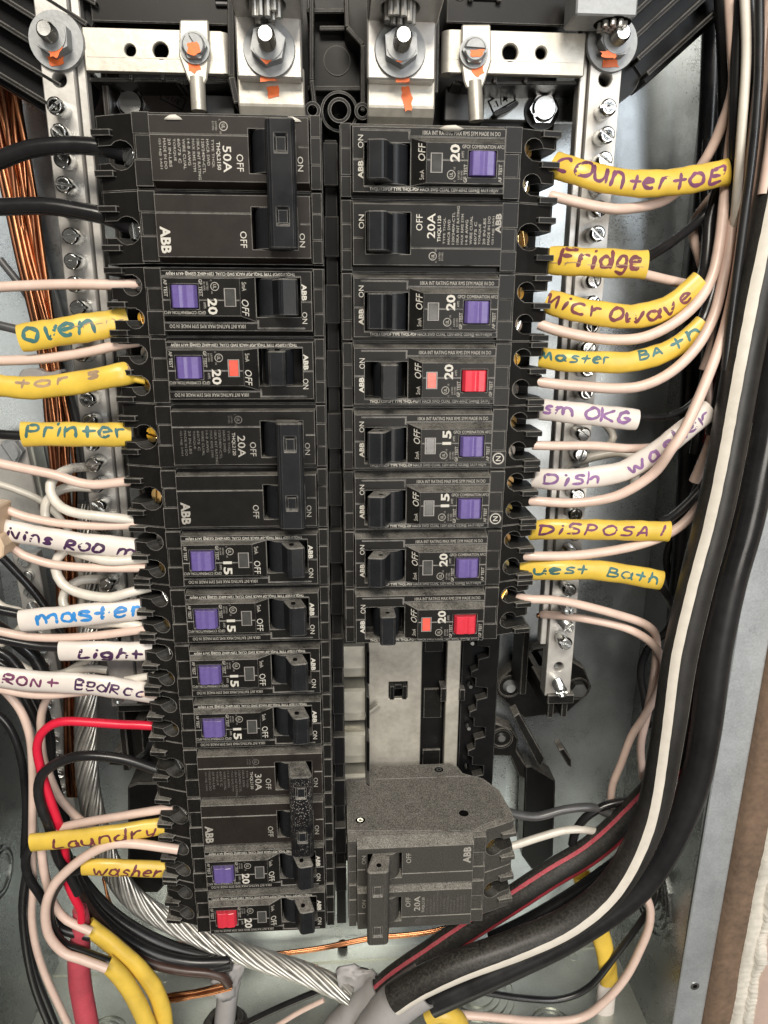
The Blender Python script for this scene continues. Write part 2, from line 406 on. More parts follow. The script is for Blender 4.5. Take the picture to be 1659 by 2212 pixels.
def winrim_mesh():
    mb = MB()
    for a in ((32.1, 36.4, 1.35, 1.65), (32.1, 36.4, -4.85, -4.55), (32.1, 32.5, -4.55, 1.35), (36.0, 36.4, -4.55, 1.35)): mb.box(*a, BZ+2.9, BZ+3.38)
    return mb.mesh('window_rim', RIMW)
def term_screw(col, r=2.7):
    mb = MB(); mb.cyl((0, 0, 0), (0, 0, 1), r, 2.4, 18, r*.94); mb.cyl((0, 0, -3), (0, 0, 1), r*.7, 3, 10)
    cut = MB().box(-4, 4, -.45, .45, 1.3, 4)
    return mb.mesh('terminal_screw', col, .15, cut)
DUST_RNG = random.Random(3)
def afci(x, y, rz, num, model, btn, ind, hkind, label, faint=False, mark=False):
    o = root('circuit_breaker', x, y, -BZ, label, 'circuit breaker', 'circuit breakers with a coloured test button', rz)
    part('body', cached('ab', afci_body), o)
    part('cover', cached('ac', afci_cover), o)
    part('test_panel', cached('ap', afci_panel), o)
    shoulders(o); lips(o, (11.3, .9, -11.4))
    h = part('handle', cached(('h', hkind), lambda: handle_mesh(hkind, -8.1, 4.7)), o)
    part('handle_hole', cached(('hh', hkind), lambda: hole_mesh(hkind, 4.7)), h)
    if rz: part('handle_hole', cached(('hh2', hkind), lambda: hole_mesh(hkind, -8.15)), h)
    part('handle_drum', cached(('d', hkind), lambda: drum_mesh(hkind, -8.1, 4.7)), o)
    part('test_button', cached(('b', btn), lambda: button_mesh(PURP if btn == 'p' else REDP)), o)
    part('indicator_window', cached(('w', ind), lambda: win_mesh(REDI if ind else GREYW)), o)
    part('window_rim', cached('wr', winrim_mesh), o)
    for yy, c in ((6.1, 'brass' if not rz else 'brass'), (-6.0, 'zinc')):
        s = part('terminal_screw', cached(('ts', c), lambda: term_screw(BRASS if c == 'brass' else ZINC)), o, loc=(69.0, yy-.4, BZ-13.2))
        s.rotation_euler = (0, PI/4, DUST_RNG.uniform(0, 3)*0)
        s.rotation_euler = (Matrix.Rotation(PI/5, 3, 'Y') @ Matrix.Rotation(DUST_RNG.uniform(0, 3), 3, 'Z')).to_euler()
    def t_main():
        mb = MB(); z = zf_afci
        put_text(mb, 'ON', 9.3-1.2+.6, 2.6, 2.1, 3.9, BZ+.07, 1, -.005) if hkind != 'on' else put_text(mb, 'ON', 8.35, 3.4, 1.9, 4.2, BZ+.07, 1, -.005)
        put_text(mb, 'ABB', 8.35, -6.6, 1.9, 5.9, BZ+.07, 1, .035)
        put_text(mb, 'OFF', 30.2, -.9, 2.4, 5.9, z, 1, 0, .25)
        put_text(mb, num, 42.5, -1.2, 3.5, 5.7, z, 1, .03)
        return mb.mesh('printed_mark', INK)
    def t_small():
        mb = MB(); z = zf_afci
        put_text(mb, '5mA', 29.9, -7.0, 1.5, 3.1, z, 1, .01)
        put_text(mb, 'AMPS', 44.0, .1, .9, 2.2, z, 1)
        put_ul(mb, 39.6, -5.4, 1.55, z)
        put_text(mb, 'GF TEST' if btn == 'p' else 'GF TEST', 45.3, -7.9, 1.25, 6.0, z, 1, .015)
        put_text(mb, 'AF TEST' if btn == 'p' else 'GF TEST', 57.9, -7.8, 1.25, 6.0, z, 1, .015)
        if btn == 'p': put_text(mb, 'GFCI/ COMBINATION AFCI', 43.3, 3.2, 1.2, 15, z, 0, .012)
        put_text(mb, '10KA INT RATING MAX RMS SYM MADE IN DO', 29.5, 8.0, 1.4, 28, BZ+.07, 0, .012)
        return mb.mesh('small_print', INKG if not faint else INKD)
    def t_model():
        mb = MB(); put_text(mb, model, 10.6, -10.8, 1.5, 47, BZ+.07, 0, .012); return mb.mesh('model_print', INK if not faint else INKG)
    part('printed_mark', cached(('tm', num, hkind), t_main), o)
    part('small_print', cached(('ts', btn, faint), t_small), o)
    part('model_print', cached(('tx', model, faint), t_model), o)
    if mark:
        mb = MB(); put_ring(mb, 62.9, -8.0, 2.3, .35, BZ-2.5, 24); put_text(mb, 'N', 63.9, -9.0, 2.0, 2.0, BZ-2.5, 1, .01)
        part('neutral_mark', cached('nm', lambda: mb.mesh('neutral_mark', INK)), o)
        d = MB().cyl((62.9, -8.0, BZ-6), (0, 0, 1), 2.6, 3.42, 24); part('mark_disc', cached('nd', lambda: d.mesh('mark_disc', P_BLK)), o)
    return o
def plain_cover(mat):
    mb = MB()
    b = [(4.2, -10.9), (60.0, -10.9), (60.0, 12.3), (4.2, 12.3)]; t = [(4.5, -10.5), (59.7, -10.5), (59.7, 10.6), (4.5, 10.6)]
    mb.frus(b, t, BZ-5.79, BZ)
    cut = MB().box(9.2, 25.6, -6.6, 7.7, BZ-11, BZ+3); cut.box(25.4, 61, -4.5, -4.3, BZ-.3, BZ+2); cut.box(3, 8, -1.2, -1.0, BZ-.3, BZ+2)
    return mb.mesh('cover', mat, .2, cut)
def plain_pole(o, y, amps, lines, model, brown=False, hk='on', faint=False, lever=True):
    """one pole of a plain breaker under thing o, centred at local y"""
    L = (0, y, 0); mat = P_BRN if brown else P_BLK
    part('body', cached('pb', plain_body), o, loc=L)
    part('cover', cached(('pc', brown), lambda: plain_cover(mat)), o, loc=L)
    shoulders(o, L); lips(o, (6.9, -6.6), L)
    part('handle_drum', cached('pd', lambda: drum_mesh('on', -6.2, 7.2)), o, loc=L)
    if lever: part('handle', cached(('ph', hk), lambda: handle_mesh(hk, -6.2, 7.2)), o, loc=L)
    s = part('terminal_screw', cached(('tsb', brown), lambda: term_screw(ZINC if brown else BRASS, 3.3)), o, loc=(69.4, y+.4, BZ-14.2))
    s.rotation_euler = (Matrix.Rotation(PI/5, 3, 'Y') @ Matrix.Rotation(DUST_RNG.uniform(0, 3), 3, 'Z')).to_euler()
    if amps:
        def tm():
            mb = MB()
            put_text(mb, 'ON', 8.6, 2.0, 2.0, 4.8, BZ+.07, 1, 0); put_text(mb, 'OFF', 30.0, 1.6, 2.4, 5.6, BZ+.07, 1, 0)
            put_text(mb, amps, 34.7, -1.0, 3.0, 8.6, BZ+.07, 1, .01)
            put_text(mb, model, 37.0, -2.2, 1.5, 9, BZ+.07, 1, .01)
            return mb.mesh('printed_mark', INK if not faint else INKG)
        def tl():
            mb = MB()
            ls = ['TYPE THQL', 'HACR SWD', '120/240V-CTL', '10KA INT RATING', 'MAX RMS SYM', '14-8 AWG', 'WIRE CU/AL', '60/75 C', 'TORQUE', '20 IN-LBS', 'MADE IN DO', 'G514@ 2A01']
            for i, s in enumerate(ls): put_text(mb, s, 38.6+i*1.65, -3.0, .95, 3.2+.66*len(s), BZ+.07, 1, .004)
            put_ul(mb, 34.0, -7.2, 1.5, BZ+.07)
            if lines: put_text(mb, 'ABB', 59.2, 1.0, 2.2, 6.8, BZ+.07, 1, .035)
            return mb.mesh('small_print', INKG if not faint else INKD)
        part('printed_mark', cached(('pm', amps, model, faint), tm), o, loc=L)
        part('small_print', cached(('pl', lines, faint), tl), o, loc=L)
    else:
        def tb():
            mb = MB()
            put_text(mb, 'ON', 8.6, 2.0, 2.0, 4.8, BZ+.07, 1, 0); put_text(mb, 'OFF', 30.0, 1.6, 2.4, 5.6, BZ+.07, 1, 0)
            put_text(mb, 'ABB', 58.4, .2, 3.6, 9.2, BZ+.07, 1, .035)
            return mb.mesh('printed_mark', INK if not faint else INKG)
        part('printed_mark', cached(('pbk', faint), tb), o, loc=L)
def tie_bar(o, glit=False):
    def mk():
        mb = MB()
        prof = [(12.0, 2.2), (8.6, 10.2), (8.9, 12.0), (10, 12.6), (16.8, 12.6), (18.2, 12.0), (18.6, 11), (19.6, 2.2)]
        mb.pxz([(x, z+BZ) for x, z in prof], -20.2, 21.2)
        cut = MB()
        for y in (10.6, -12.2): cut.box(11.4, 15.6, y-2.6, y+2.6, BZ+11.6, BZ+14)
        return mb.mesh('tie_bar', P_HAN, .5, cut)
    def ins():
        mb = MB()
        for y in (10.6, -12.2): mb.box(11.7, 15.2, y-2.2, y+2.4, BZ+10.5, BZ+12.25, .2)
        return mb.mesh('handle_tip', P_HAN)
    tb = part('tie_bar', cached('tie', mk), o)
    if glit: tb.material_slots[0].link = 'OBJECT'; tb.material_slots[0].material = P_GLIT
    part('handle_tip', cached('tiep', ins), o)
    part('tie_hole', cached(('tieh', math.cos(o.rotation_euler.y) > 0), lambda: MB().cyl((14.2, 20.9, BZ+8.2), (0, 1, 0), 1.2, .36, 14).mesh('tie_hole', BLACK)), o)
def twopole(x, ytop, rz, amps, model, label, brown=False, faint=False):
    """two poles; ytop is the photo-upper boundary"""
    o = root('double_circuit_breaker', x, ytop-PITCH, -BZ, label, 'circuit breaker', 'two pole circuit breakers with a tie bar', rz)
    plain_pole(o, -PITCH/2, amps, False, model, brown, faint=faint)
    plain_pole(o, PITCH/2, None, False, None, brown, faint=faint)
    tie_bar(o, amps == '30A')
    return o
GX = 3.2; DL = 1.4
MPDF = 'THQL1120PDF TYPE THQL-PDF HACR SWD CU/AL 120V-60HZ G504@ 4A19 HRJW'
MDF = 'THQL1115DF TYPE THQL-DF HACR SWD CU/AL 120V-60HZ G528@ 3A19 HRJW'
MGF = 'THQL1120PGFT TYPE THQL-PGFT HACR SWD CU/AL 120V-60HZ G449@ 5A19 J'
def LY(t): return -PITCH*(t+.5)
# left column (turned round: wire ends to the left)
twopole(-GX, DL+.8, PI, '50A', 'THQL2150', 'two pole breaker printed 50A, top of the left column, with two thick black wires', True)
afci(-GX, DL+LY(2), PI, '20', MPDF, 'p', False, 'on', 'breaker with purple button right below the 50A breaker, beside the oven sleeve')
afci(-GX, DL+LY(3), PI, '20', MPDF, 'p', True, 'trip', 'breaker with purple button and lit red window, handle in the middle')
twopole(-GX, DL-PITCH*4, PI, '20A', 'THQL2120', 'two pole breaker printed 20A in the left column beside the printer sleeve', False, True)
for i, lb in enumerate(('15 amp breaker with purple button beside the Living Room sleeve', '15 amp breaker with purple button beside the blue lettered master sleeve',
                        '15 amp breaker with purple button beside the Light sleeve', '15 amp breaker with purple button where the thin red wire enters')):
    afci(-GX, DL+LY(6+i), PI, '15', MDF, 'p', False, 'on', lb, faint=False)
twopole(-GX, DL-PITCH*10, PI, '30A', 'THQL2130', 'two pole breaker printed 30A low in the left column with a speckled tie bar', True, True)
afci(-GX, DL+LY(12), PI, '20', MPDF, 'p', False, 'on', 'dusty breaker with purple button just above the red buttoned one at the bottom left')
afci(-GX, DL+LY(13), PI, '20', MGF, 'r', False, 'on', 'breaker with red button and dark window, last of the left column')
# right column
afci(GX, LY(0), 0, '20', MPDF, 'p', False, 'on', 'breaker with purple button at the top of the right column, beside the Countertop sleeve', faint=False)
o = root('single_circuit_breaker', GX, LY(1), -BZ, 'single breaker printed 20A without a coloured button, beside the Fridge sleeve', 'circuit breaker')
plain_pole(o, 0, '20A', True, 'THQL1120', False)
afci(GX, LY(2), 0, '20', MPDF, 'p', False, 'on', 'breaker with purple button beside the Microwave sleeve')
afci(GX, LY(3), 0, '20', MGF, 'r', True, 'trip', 'breaker with red button and lit red window beside the Master Bath sleeve')
afci(GX, LY(4), 0, '15', MDF, 'p', False, 'on', '15 amp breaker with purple button and circled N beside the Smoke sleeve', mark=True)
afci(GX, LY(5), 0, '15', MDF, 'p', False, 'on', '15 amp breaker with purple button and circled N beside the Disposal sleeve', mark=True)
afci(GX, LY(6), 0, '20', MPDF, 'p', False, 'on', 'breaker with purple button and number 20 beside the Guest Bath sleeve')
afci(GX, LY(7), 0, '20', MGF, 'r', True, 'trip', 'breaker with red button and lit red window above the bare bus bars')
o = twopole(GX, -PITCH*12, 0, '20A', 'THQL2120', 'very dusty two pole breaker standing alone at the bottom of the right column', False, True)
def side_plate():
    mb = MB()
    pr = [(.6, 5.5), (.6, 50), (60, 53.6), (66, 50), (78.4, 44.8), (78.9, 25), (72.3, 15), (62.3, 9.6), (60.4, 4), (57.4, .6), (20, .6), (16, 5.5)]
    vs = [(x, PITCH+12.6-12.7, z) for x, z in pr]
    mb.pxz(pr, PITCH-.15, PITCH+.25)
    cut = MB()
    for x, z in ((8.5, 9), (50.5, 5.5), (6.5, 43), (58, 41)): cut.cyl((x, PITCH-2, z), (0, 1, 0), 2.5, 5, 16)
    cut.box(16, 70, PITCH+.1, PITCH+1, 12.0, 12.3)
    return mb.mesh('side_plate', P_DUST, .08, cut)
part('side_plate', side_plate(), o)
for ch in o.children:
    if ch.type == 'MESH' and ch.material_slots and ch.material_slots[0].material in (P_BLK, P_HAN):
        ch.material_slots[0].link = 'OBJECT'; ch.material_slots[0].material = P_GREY
mb = MB()
for x, z in ((8.5, 9), (50.5, 5.5), (6.5, 43), (58, 41)): mb.cyl((x, PITCH-.2, z), (0, 1, 0), 2.45, .14, 14)
part('rivet_hole', mb.mesh('rivet_hole', BLACK), o)
for x, z in ((50.5, 5.5), (6.5, 43)): part('rivet', MB().ring((x, PITCH-.05, z), (0, 1, 0), .7, 1.5, .25, 16).mesh('rivet', ZINC), o)
part('moulded_ring', MB().ring((33, PITCH+.2, 36), (0, 1, 0), 4.4, 4.8, .25, 28).mesh('moulded_ring', P_DUST), o)
#@@NEXT
# ------------------------------------------------------------------ sweeps
def catmull(P, step=3.0):
    P = [Vector(p) for p in P]; Q = [P[0]*2-P[1]]+P+[P[-1]*2-P[-2]]; out = []
    for i in range(1, len(Q)-2):
        a, b, c, d = Q[i-1:i+3]
        n = max(2, int((c-b).length/step))
        for k in range(n):
            t = k/n; out.append(.5*((2*b)+(c-a)*t+(2*a-5*b+4*c-d)*t*t+(3*b-a-3*c+d)*t**3))
    out.append(P[-1]); return out
class Path:
    def __init__(s, pts, step=3.0):
        s.p = catmull(pts, step); s.n = len(s.p); s.t = []; s.N = []; s.B = []; s.L = [0]
        for i in range(s.n):
            a = s.p[max(0, i-1)]; b = s.p[min(s.n-1, i+1)]; s.t.append((b-a).normalized())
            if i: s.L.append(s.L[-1]+(s.p[i]-s.p[i-1]).length)
        z = Vector((0, 0, 1))
        for i in range(s.n):
            T = s.t[i]
            if i == 0:
                r = z if abs(T.z) < .95 else Vector((0, 1, 0)); n = (r-T*r.dot(T)).normalized()
            else:
                n = s.N[-1]; n = (n-T*n.dot(T)).normalized()
                if abs(T.z) < .9:
                    zz = (z-T*z.dot(T)).normalized(); n = (n*.6+zz*.4).normalized(); n = (n-T*n.dot(T)).normalized()
            s.N.append(n); s.B.append(n.cross(T))
    def frame(s, u):
        """u in mm along the path"""
        u = max(0, min(s.L[-1]-1e-4, u)); i = 0
        lo, hi = 0, s.n-1
        while hi-lo > 1:
            m = (lo+hi)//2
            if s.L[m] <= u: lo = m
            else: hi = m
        k = (u-s.L[lo])/max(1e-6, s.L[hi]-s.L[lo])
        return s.p[lo].lerp(s.p[hi], k), s.B[lo].lerp(s.B[hi], k).normalized(), s.N[lo].lerp(s.N[hi], k).normalized()
    def surf(s, u, ang, a, b, up=0.0):
        """point on the skin; ang measured from the outward (N) side toward B"""
        c, B, N = s.frame(u); e = 1.0
        return c+B*(math.sin(ang)*(a+up))+N*(math.cos(ang)*(b+up))
def sweep(mb, pa, a, b=None, sides=12, r_fn=None, caps=True, wob=0.0, seed=0, inner=0.0):
    b = a if b is None else b; rg = random.Random(seed); ph = rg.uniform(0, 6)
    vs = []; n = pa.n
    def ringv(i, aa, bb):
        k = r_fn(i/(n-1)) if r_fn else 1
        w = 1+wob*math.sin(pa.L[i]*.35+ph)+wob*.6*math.sin(pa.L[i]*.9+ph*2)
        return [pa.p[i]+pa.B[i]*(math.cos(2*PI*j/sides)*aa*k*w)+pa.N[i]*(math.sin(2*PI*j/sides)*bb*k*(2-w)) for j in range(sides)]
    for i in range(n): vs += ringv(i, a, b)
    fs = [(i*sides+j, (i+1)*sides+j, (i+1)*sides+(j+1) % sides, i*sides+(j+1) % sides)[::-1] for i in range(n-1) for j in range(sides)]
    mb.add(vs, fs, True)
    if inner:
        vi = []
        for i in range(n): vi += ringv(i, a-inner, b-inner)
        mb.add(vi, [f[::-1] for f in fs], True)
        for i in (0, n-1):
            o = ringv(i, a, b); q = ringv(i, a-inner, b-inner)
            mb.add(o+q, [((j+1) % sides, j, sides+j, sides+(j+1) % sides)[::(1 if i else -1)] for j in range(sides)])
    elif caps:
        mb.add(vs[:sides], [tuple(range(sides))]); mb.add(vs[-sides:], [tuple(range(sides-1, -1, -1))])
    return mb
def px(L): return [tuple(at(*p)) for p in L]
def pz(L, z): return [tuple(at(p[0], p[1], p[2] if len(p) > 2 else z)) for p in L]
LASTPA = []
def print_on(o, pa, s, u0, L, h, r, v0=0.0):
    vs, fs = text_geo(s, .0, .0); out = []
    for a_, b_v in vs:
        v = v0+(b_v-.5)*h; out.append(tuple(pa.surf(u0+a_*L, v/r, r, r, .06)))
    child_abs('printed_number', MB().add(out, fs), INKG, o)
def wire(name, pts, r, mat, label, cat='wire', group=None, z=-14, sides=12, b=None, wob=0.0, **k):
    pa = Path(pz(pts, z), 2.5 if r < 3 else 3.5); LASTPA.append(pa)
    o = top(name, sweep(MB(), pa, r, b, sides, wob=wob, seed=len(bpy.data.objects), **k), mat, label, cat, group)
    return o, pa
# hand lettering -----------------------------------------------------
def arc(cx, cy, rx, ry, a0, a1, n=9): return [(cx+rx*math.cos(math.radians(a0+(a1-a0)*i/n)), cy+ry*math.sin(math.radians(a0+(a1-a0)*i/n))) for i in range(n+1)]
GL = {
 'c': (.6, [arc(.32, .35, .28, .35, 50, 310)]), 'o': (.62, [arc(.31, .35, .28, .34, 90, 455, 14)]), 'O': (.6, [arc(.3, .45, .27, .42, 90, 455, 14)]),
 'u': (.62, [[(.05, .7), (.05, .25), (.15, .03), (.35, .05), (.52, .3), (.55, .7)], [(.55, .7), (.58, .02)]]),
 'n': (.62, [[(.06, .7), (.06, 0)], [(.06, .42), (.22, .66), (.42, .66), (.54, .45), (.56, 0)]]),
 'm': (.95, [[(.06, .68), (.05, 0)], [(.06, .4), (.2, .66), (.35, .6), (.42, .3), (.42, .05)], [(.42, .4), (.58, .66), (.76, .6), (.86, .3), (.88, 0)]]),
 'M': (.9, [[(.03, 0), (.2, .75), (.42, .15), (.62, .74), (.8, 0)]]),
 't': (.55, [[(.28, .85), (.26, 0)], [(.02, .5), (.52, .48)]]), 'e': (.55, [[(.08, .36), (.48, .42)], arc(.29, .35, .24, .33, 15, 310, 12)]),
 'r': (.5, [[(.1, .68), (.1, 0)], [(.1, .38), (.22, .62), (.44, .64)]]),
 'p': (.6, [[(.1, .72), (.06, -.25)], arc(.27, .42, .24, .28, 140, -150, 12)]),
 'P': (.62, [[(.12, .9), (.04, -.05)], [(.12, .9), (.42, .92), (.55, .68), (.4, .45), (.08, .42)]]),
 'E': (.6, [[(.1, .75), (.04, .02), (.5, .05)], [(.1, .75), (.55, .8), (.45, .42), (.08, .38)]]),
 'F': (.6, [[(.12, .95), (.08, 0)], [(.1, .93), (.6, .9)], [(.1, .52), (.48, .5)]]), 'i': (.25, [[(.12, .62), (.1, 0)], [(.14, .9), (.15, .84)]]), 'I': (.25, [[(.12, .8), (.1, 0)]]),
 'd': (.62, [arc(.28, .32, .24, .3, 60, 400, 12), [(.55, .95), (.54, .3), (.56, 0)]]), 'g': (.6, [arc(.28, .38, .23, .28, 40, 400, 12), [(.52, .66), (.53, .0), (.4, -.25), (.1, -.2)]]),
 'w': (.85, [[(.03, .68), (.15, .05), (.38, .5), (.55, .04), (.8, .68)]]), 'a': (.62, [arc(.28, .33, .24, .31, 45, 400, 12), [(.53, .66), (.52, .2), (.62, .0)]]),
 'v': (.55, [[(.04, .68), (.24, .02), (.5, .7)]]), 's': (.52, [[(.46, .62), (.2, .68), (.1, .5), (.4, .3), (.4, .08), (.06, .04)]]), 'S': (.6, [[(.55, .85), (.2, .88), (.1, .62), (.48, .4), (.45, .08), (.05, .06)]]),
 'K': (.6, [[(.1, .92), (.07, 0)], [(.55, .85), (.1, .45), (.55, .05)]]), 'G': (.6, [arc(.3, .42, .26, .4, 60, 350, 12), [(.56, .35), (.3, .38)]]),
 '6': (.6, [[(.45, .85), (.12, .5), (.1, .15), (.4, .02), (.52, .25), (.3, .45), (.12, .3)]]),
 'D': (.62, [[(.1, .85), (.07, .02)], [(.06, .86), (.4, .8), (.55, .45), (.4, .1), (.06, .02)]]), 'h': (.6, [[(.08, .98), (.06, 0)], [(.07, .35), (.28, .6), (.48, .45), (.52, 0)]]),
 'L': (.55, [[(.12, .9), (.06, .06), (.52, .12)]]), 'R': (.65, [[(.12, .85), (.06, 0)], [(.1, .85), (.5, .8), (.45, .48), (.1, .45), (.6, .02)]]),
 'B': (.65, [[(.1, .9), (.06, 0)], [(.08, .9), (.5, .82), (.42, .52), (.1, .48), (.55, .38), (.5, .06), (.05, .0)]]),
 'N': (.6, [[(.05, 0), (.12, .75), (.5, .05), (.58, .78)]]), 'A': (.6, [[(.05, 0), (.3, .8), (.52, .0)], [(.12, .3), (.48, .3)]]), 'l': (.22, [[(.1, .95), (.1, 0)]]), 'C': (.62, [arc(.34, .4, .3, .4, 60, 300)]), 'y': (.55, [[(.05, .65), (.22, .15), (.45, .3)], [(.5, .68), (.42, 0), (.1, -.3)]]), ' ': (.5, []), '-': (.4, [[(.03, .35), (.4, .38)]]),
}
def ribbon(mb, pa, pts, a, b, w):
    """pts = list of (u, v) in mm, v across the skin; laid as a flat stroke on the surface"""
    P = [Vector((p[0], p[1], 0)) for p in pts]
    if len(P) > 2: P = catmull(P, .5)
    else:
        n = max(2, int((P[1]-P[0]).length/.6)); P = [P[0].lerp(P[1], i/n) for i in range(n+1)]
    vs = []; m = len(P)
    for i in range(m):
        d = (P[min(m-1, i+1)]-P[max(0, i-1)]); d = d.normalized() if d.length > 1e-6 else Vector((1, 0, 0))
        nn = Vector((-d.y, d.x, 0)); ww = w*(.5 if i in (0, m-1) else 1)*(1+.14*math.sin(i*1.1))
        e = d*(-w*.5 if i == 0 else (w*.5 if i == m-1 else 0))
        for sgn in (1, 0, -1):
            q = P[i]+nn*ww*sgn+e
            v = max(-.97*a, min(.97*a, q.y)); ang = math.asin(v/a)
            vs.append(pa.surf(q.x, -ang if MIR else ang, a, b, .07))
    fs = []
    for i in range(m-1):
        for k in (0, 1):
            A = 3*i+k; fs.append((A, A+1, A+4, A+3))
    mb.add(vs, fs, True)
MIR = False
def letter(o, pa, s, u0, u1, h, a, b, mat, v0=0.0, w=.42, slant=.05, sd=1):
    rg = random.Random(sd); tot = sum(GL[c][0]+.12 for c in s); k = (u1-u0)/tot; u = u0; n = 0
    for c in s:
        wd_, st = GL[c]; dy = rg.uniform(-.05, .05)*h; sc_ = h*rg.uniform(.93, 1.07)
        mb = MB()
        for line in st:
            sl = slant+rg.uniform(-.1, .14)
            ribbon(mb, pa, [(u+(x+sl*y+rg.uniform(-.03, .03))*k, v0-h*.38+dy+(y+rg.uniform(-.035, .035))*sc_) for x, y in line], a, b, w*rg.uniform(.85, 1.2))
        if st:
            child_abs('handwritten_letter', mb, mat, o)
        u += (wd_+.12)*k
def sleeve(pts, half, thick, mat, label, text=None, group='lettered jacket sleeves on the wires', z=-11, sd=1):
    thick *= .82; dz = 6
    if pts[0][0] > 1000: pts = [pts[0]+(z-dz,)]+pts[1:]
    elif pts[-1][0] > 250: pts = pts[:-1]+[pts[-1]+(z-dz,)]
    pa = Path(pz(pts, z), 3.0)
    o = top('cable_sleeve', sweep(MB(), pa, half, thick, 20, wob=.032, seed=sd, inner=.75), mat, label, 'cable sleeve', group)
    if text:
        for t in text: letter(o, pa, t[0], pa.L[-1]*t[1], pa.L[-1]*t[2], t[3], half, thick, t[4], *(t[5:]), sd=sd)
    return o, pa

# ------------------------------------------------------------------ cabinet
XL, XR, YB, YT, ZB, ZF = -183.0, 179.0, -469.0, 150.0, -97.0, -8.0
cab = group_root('electrical_cabinet', 0, YB, ZB, 'galvanised steel cabinet box behind and around the breakers', 'cabinet')
child_abs('back_panel', MB().box(XL, XR, YB, YT, ZB-1.5, ZB), STEEL, cab)
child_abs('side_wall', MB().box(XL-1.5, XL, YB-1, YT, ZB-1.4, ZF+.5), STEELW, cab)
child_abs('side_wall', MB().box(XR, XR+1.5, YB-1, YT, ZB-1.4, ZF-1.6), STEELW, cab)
child_abs('bottom_wall', MB().box(XL, XR, YB-1.5, YB, ZB-1.4, 60), STEELB, cab)
child_abs('top_wall', MB().box(XL, XR, YT, YT+1.5, ZB-1.4, 0), STEELW, cab)
TILT = Matrix.Translation((XR, -435, 0)) @ Matrix.Rotation(-.0115, 4, 'Z') @ Matrix.Translation((-XR, 435, 0))
fl = child_abs('front_flange', MB().box(XR-.5, XR+15.8, YB-60, YT+20, ZF-1.5, ZF).move(TILT), STEELF, cab, bev=.5)
child_abs('front_flange', MB().box(XL-13, XL+.5, YB-60, YT+20, ZF-1.5+2.1, ZF+2.1), STEELF, cab, bev=.5)
ps = at(1502, 2132, ZF+.6); child_abs('screw_hole', MB().ring((ps.x, ps.y, ZF), (0, 0, 1), 1.2, 2.4, .35, 18), ZINC, cab); child_abs('screw_hole', MB().cyl((ps.x, ps.y, ZF), (0, 0, 1), 1.3, .12, 16), BLACK, cab)
def knock(c, ax, rs, mat=STEELW):
    for r in rs: child_abs('knockout_ring', MB().ring(c, ax, r-1.3, r, 1.1, 40), mat, cab)
    child_abs('knockout_disc', MB().cyl(Vector(c)-Vector(ax)*.2, ax, rs[-1]-1.4, .6, 32), mat, cab)
for y, z in ((-256, -55), (-290, -52), (-322, -46), (-356, -50)): knock((XL, y, z), (1, 0, 0), (14, 11.2))
for y, z, rs in ((-385, -50, (26, 21.5, 17, 12)), (-322, -55, (13, 10)), (-283, -55, (13, 10))): knock((XR, y, z), (-1, 0, 0), rs)
for x, z, rs in ((82, -62, (24, 20, 15.5, 11.5)), (-138, -45, (14, 11)), (-62, -40, (14, 11)), (10, -38, (14, 11)), (122, -35, (14, 11)), (55, -18, (12, 9))): knock((x, YB, z), (0, 1, 0), rs, STEELB)
for x in (-112, 45, 150): child_abs('dimple', MB().ring((x, YB, -82), (0, 1, 0), 2.2, 3.4, .5, 18), STEELB, cab)
child_abs('wall_seam', MB().box(XL, XR, YB, YB+1.2, ZB+9, ZB+10.2), STEELB, cab)
for px_, py_, a in ((740, 2048, 3.6),):
    c = at(px_, py_, ZB); child_abs('mounting_slot', MB().cyl((c.x, c.y+4, ZB), (0, 0, 1), 3.2, .15, 16).cyl((c.x, c.y-1, ZB), (0, 0, 1), 3.2, .16, 16).box(c.x-3.2, c.x+3.2, c.y-1, c.y+4, ZB, ZB+.14), BLACK, cab)

# wall board beside the cabinet
def jag(x0, x1, y0, y1, z0, z1, amp, sd, step=4, both=True):
    rg = random.Random(sd); mb = MB(); L = []; R = []; y = y0
    a = b = 0
    while y < y1:
        a += rg.uniform(-amp, amp)*.12; a *= .95; b += rg.uniform(-amp, amp)*.45; b *= .9
        L.append((x0+(a if both else 0), y)); R.append((x1+b, y)); y += rg.uniform(.5, 1)*step
    n = len(L); vs = []
    for k in range(n):
        zz = z1+.5*amp*math.sin(k*.11+sd)+rg.uniform(-.12, .12)*amp
        vs += [(L[k][0], L[k][1], z0), (L[k][0], L[k][1], zz), ((L[k][0]+R[k][0])/2, L[k][1], zz+.4*amp*math.sin(k*.17+sd*2)+rg.uniform(-.1, .1)*amp), (R[k][0], R[k][1], zz), (R[k][0], R[k][1], z0)]
    fs = [(5*k+j, 5*k+j+1, 5*k+j+6, 5*k+j+5) for k in range(n-1) for j in range(4)]
    return mb.add(vs, fs, True).move(TILT)
wl = group_root('wall', XR+30, YB-80, -10, 'cut edge of the wall board right of the cabinet flange', None); tag(wl, kind='structure')
child_abs('torn_paper_edge', jag(XR+16.0, XR+29.5, YB-90, 60, -20, -4, .6, 3, 1.2, False), CARD, wl)
child_abs('gypsum_edge', jag(XR+28.6, XR+40, YB-90, 60, -22, -2.5, .9, 4, 1.2), GYPS, wl)
child_abs('painted_face', jag(XR+38.5, XR+120, YB-90, 60, -24, 1.2, 1.0, 5, 4), PAPER, wl)
child_abs('gypsum_edge', jag(XR+34, XR+41, YB-90, 60, -22, -.6, 1.8, 8, .8), GYPS, wl)
flr = None

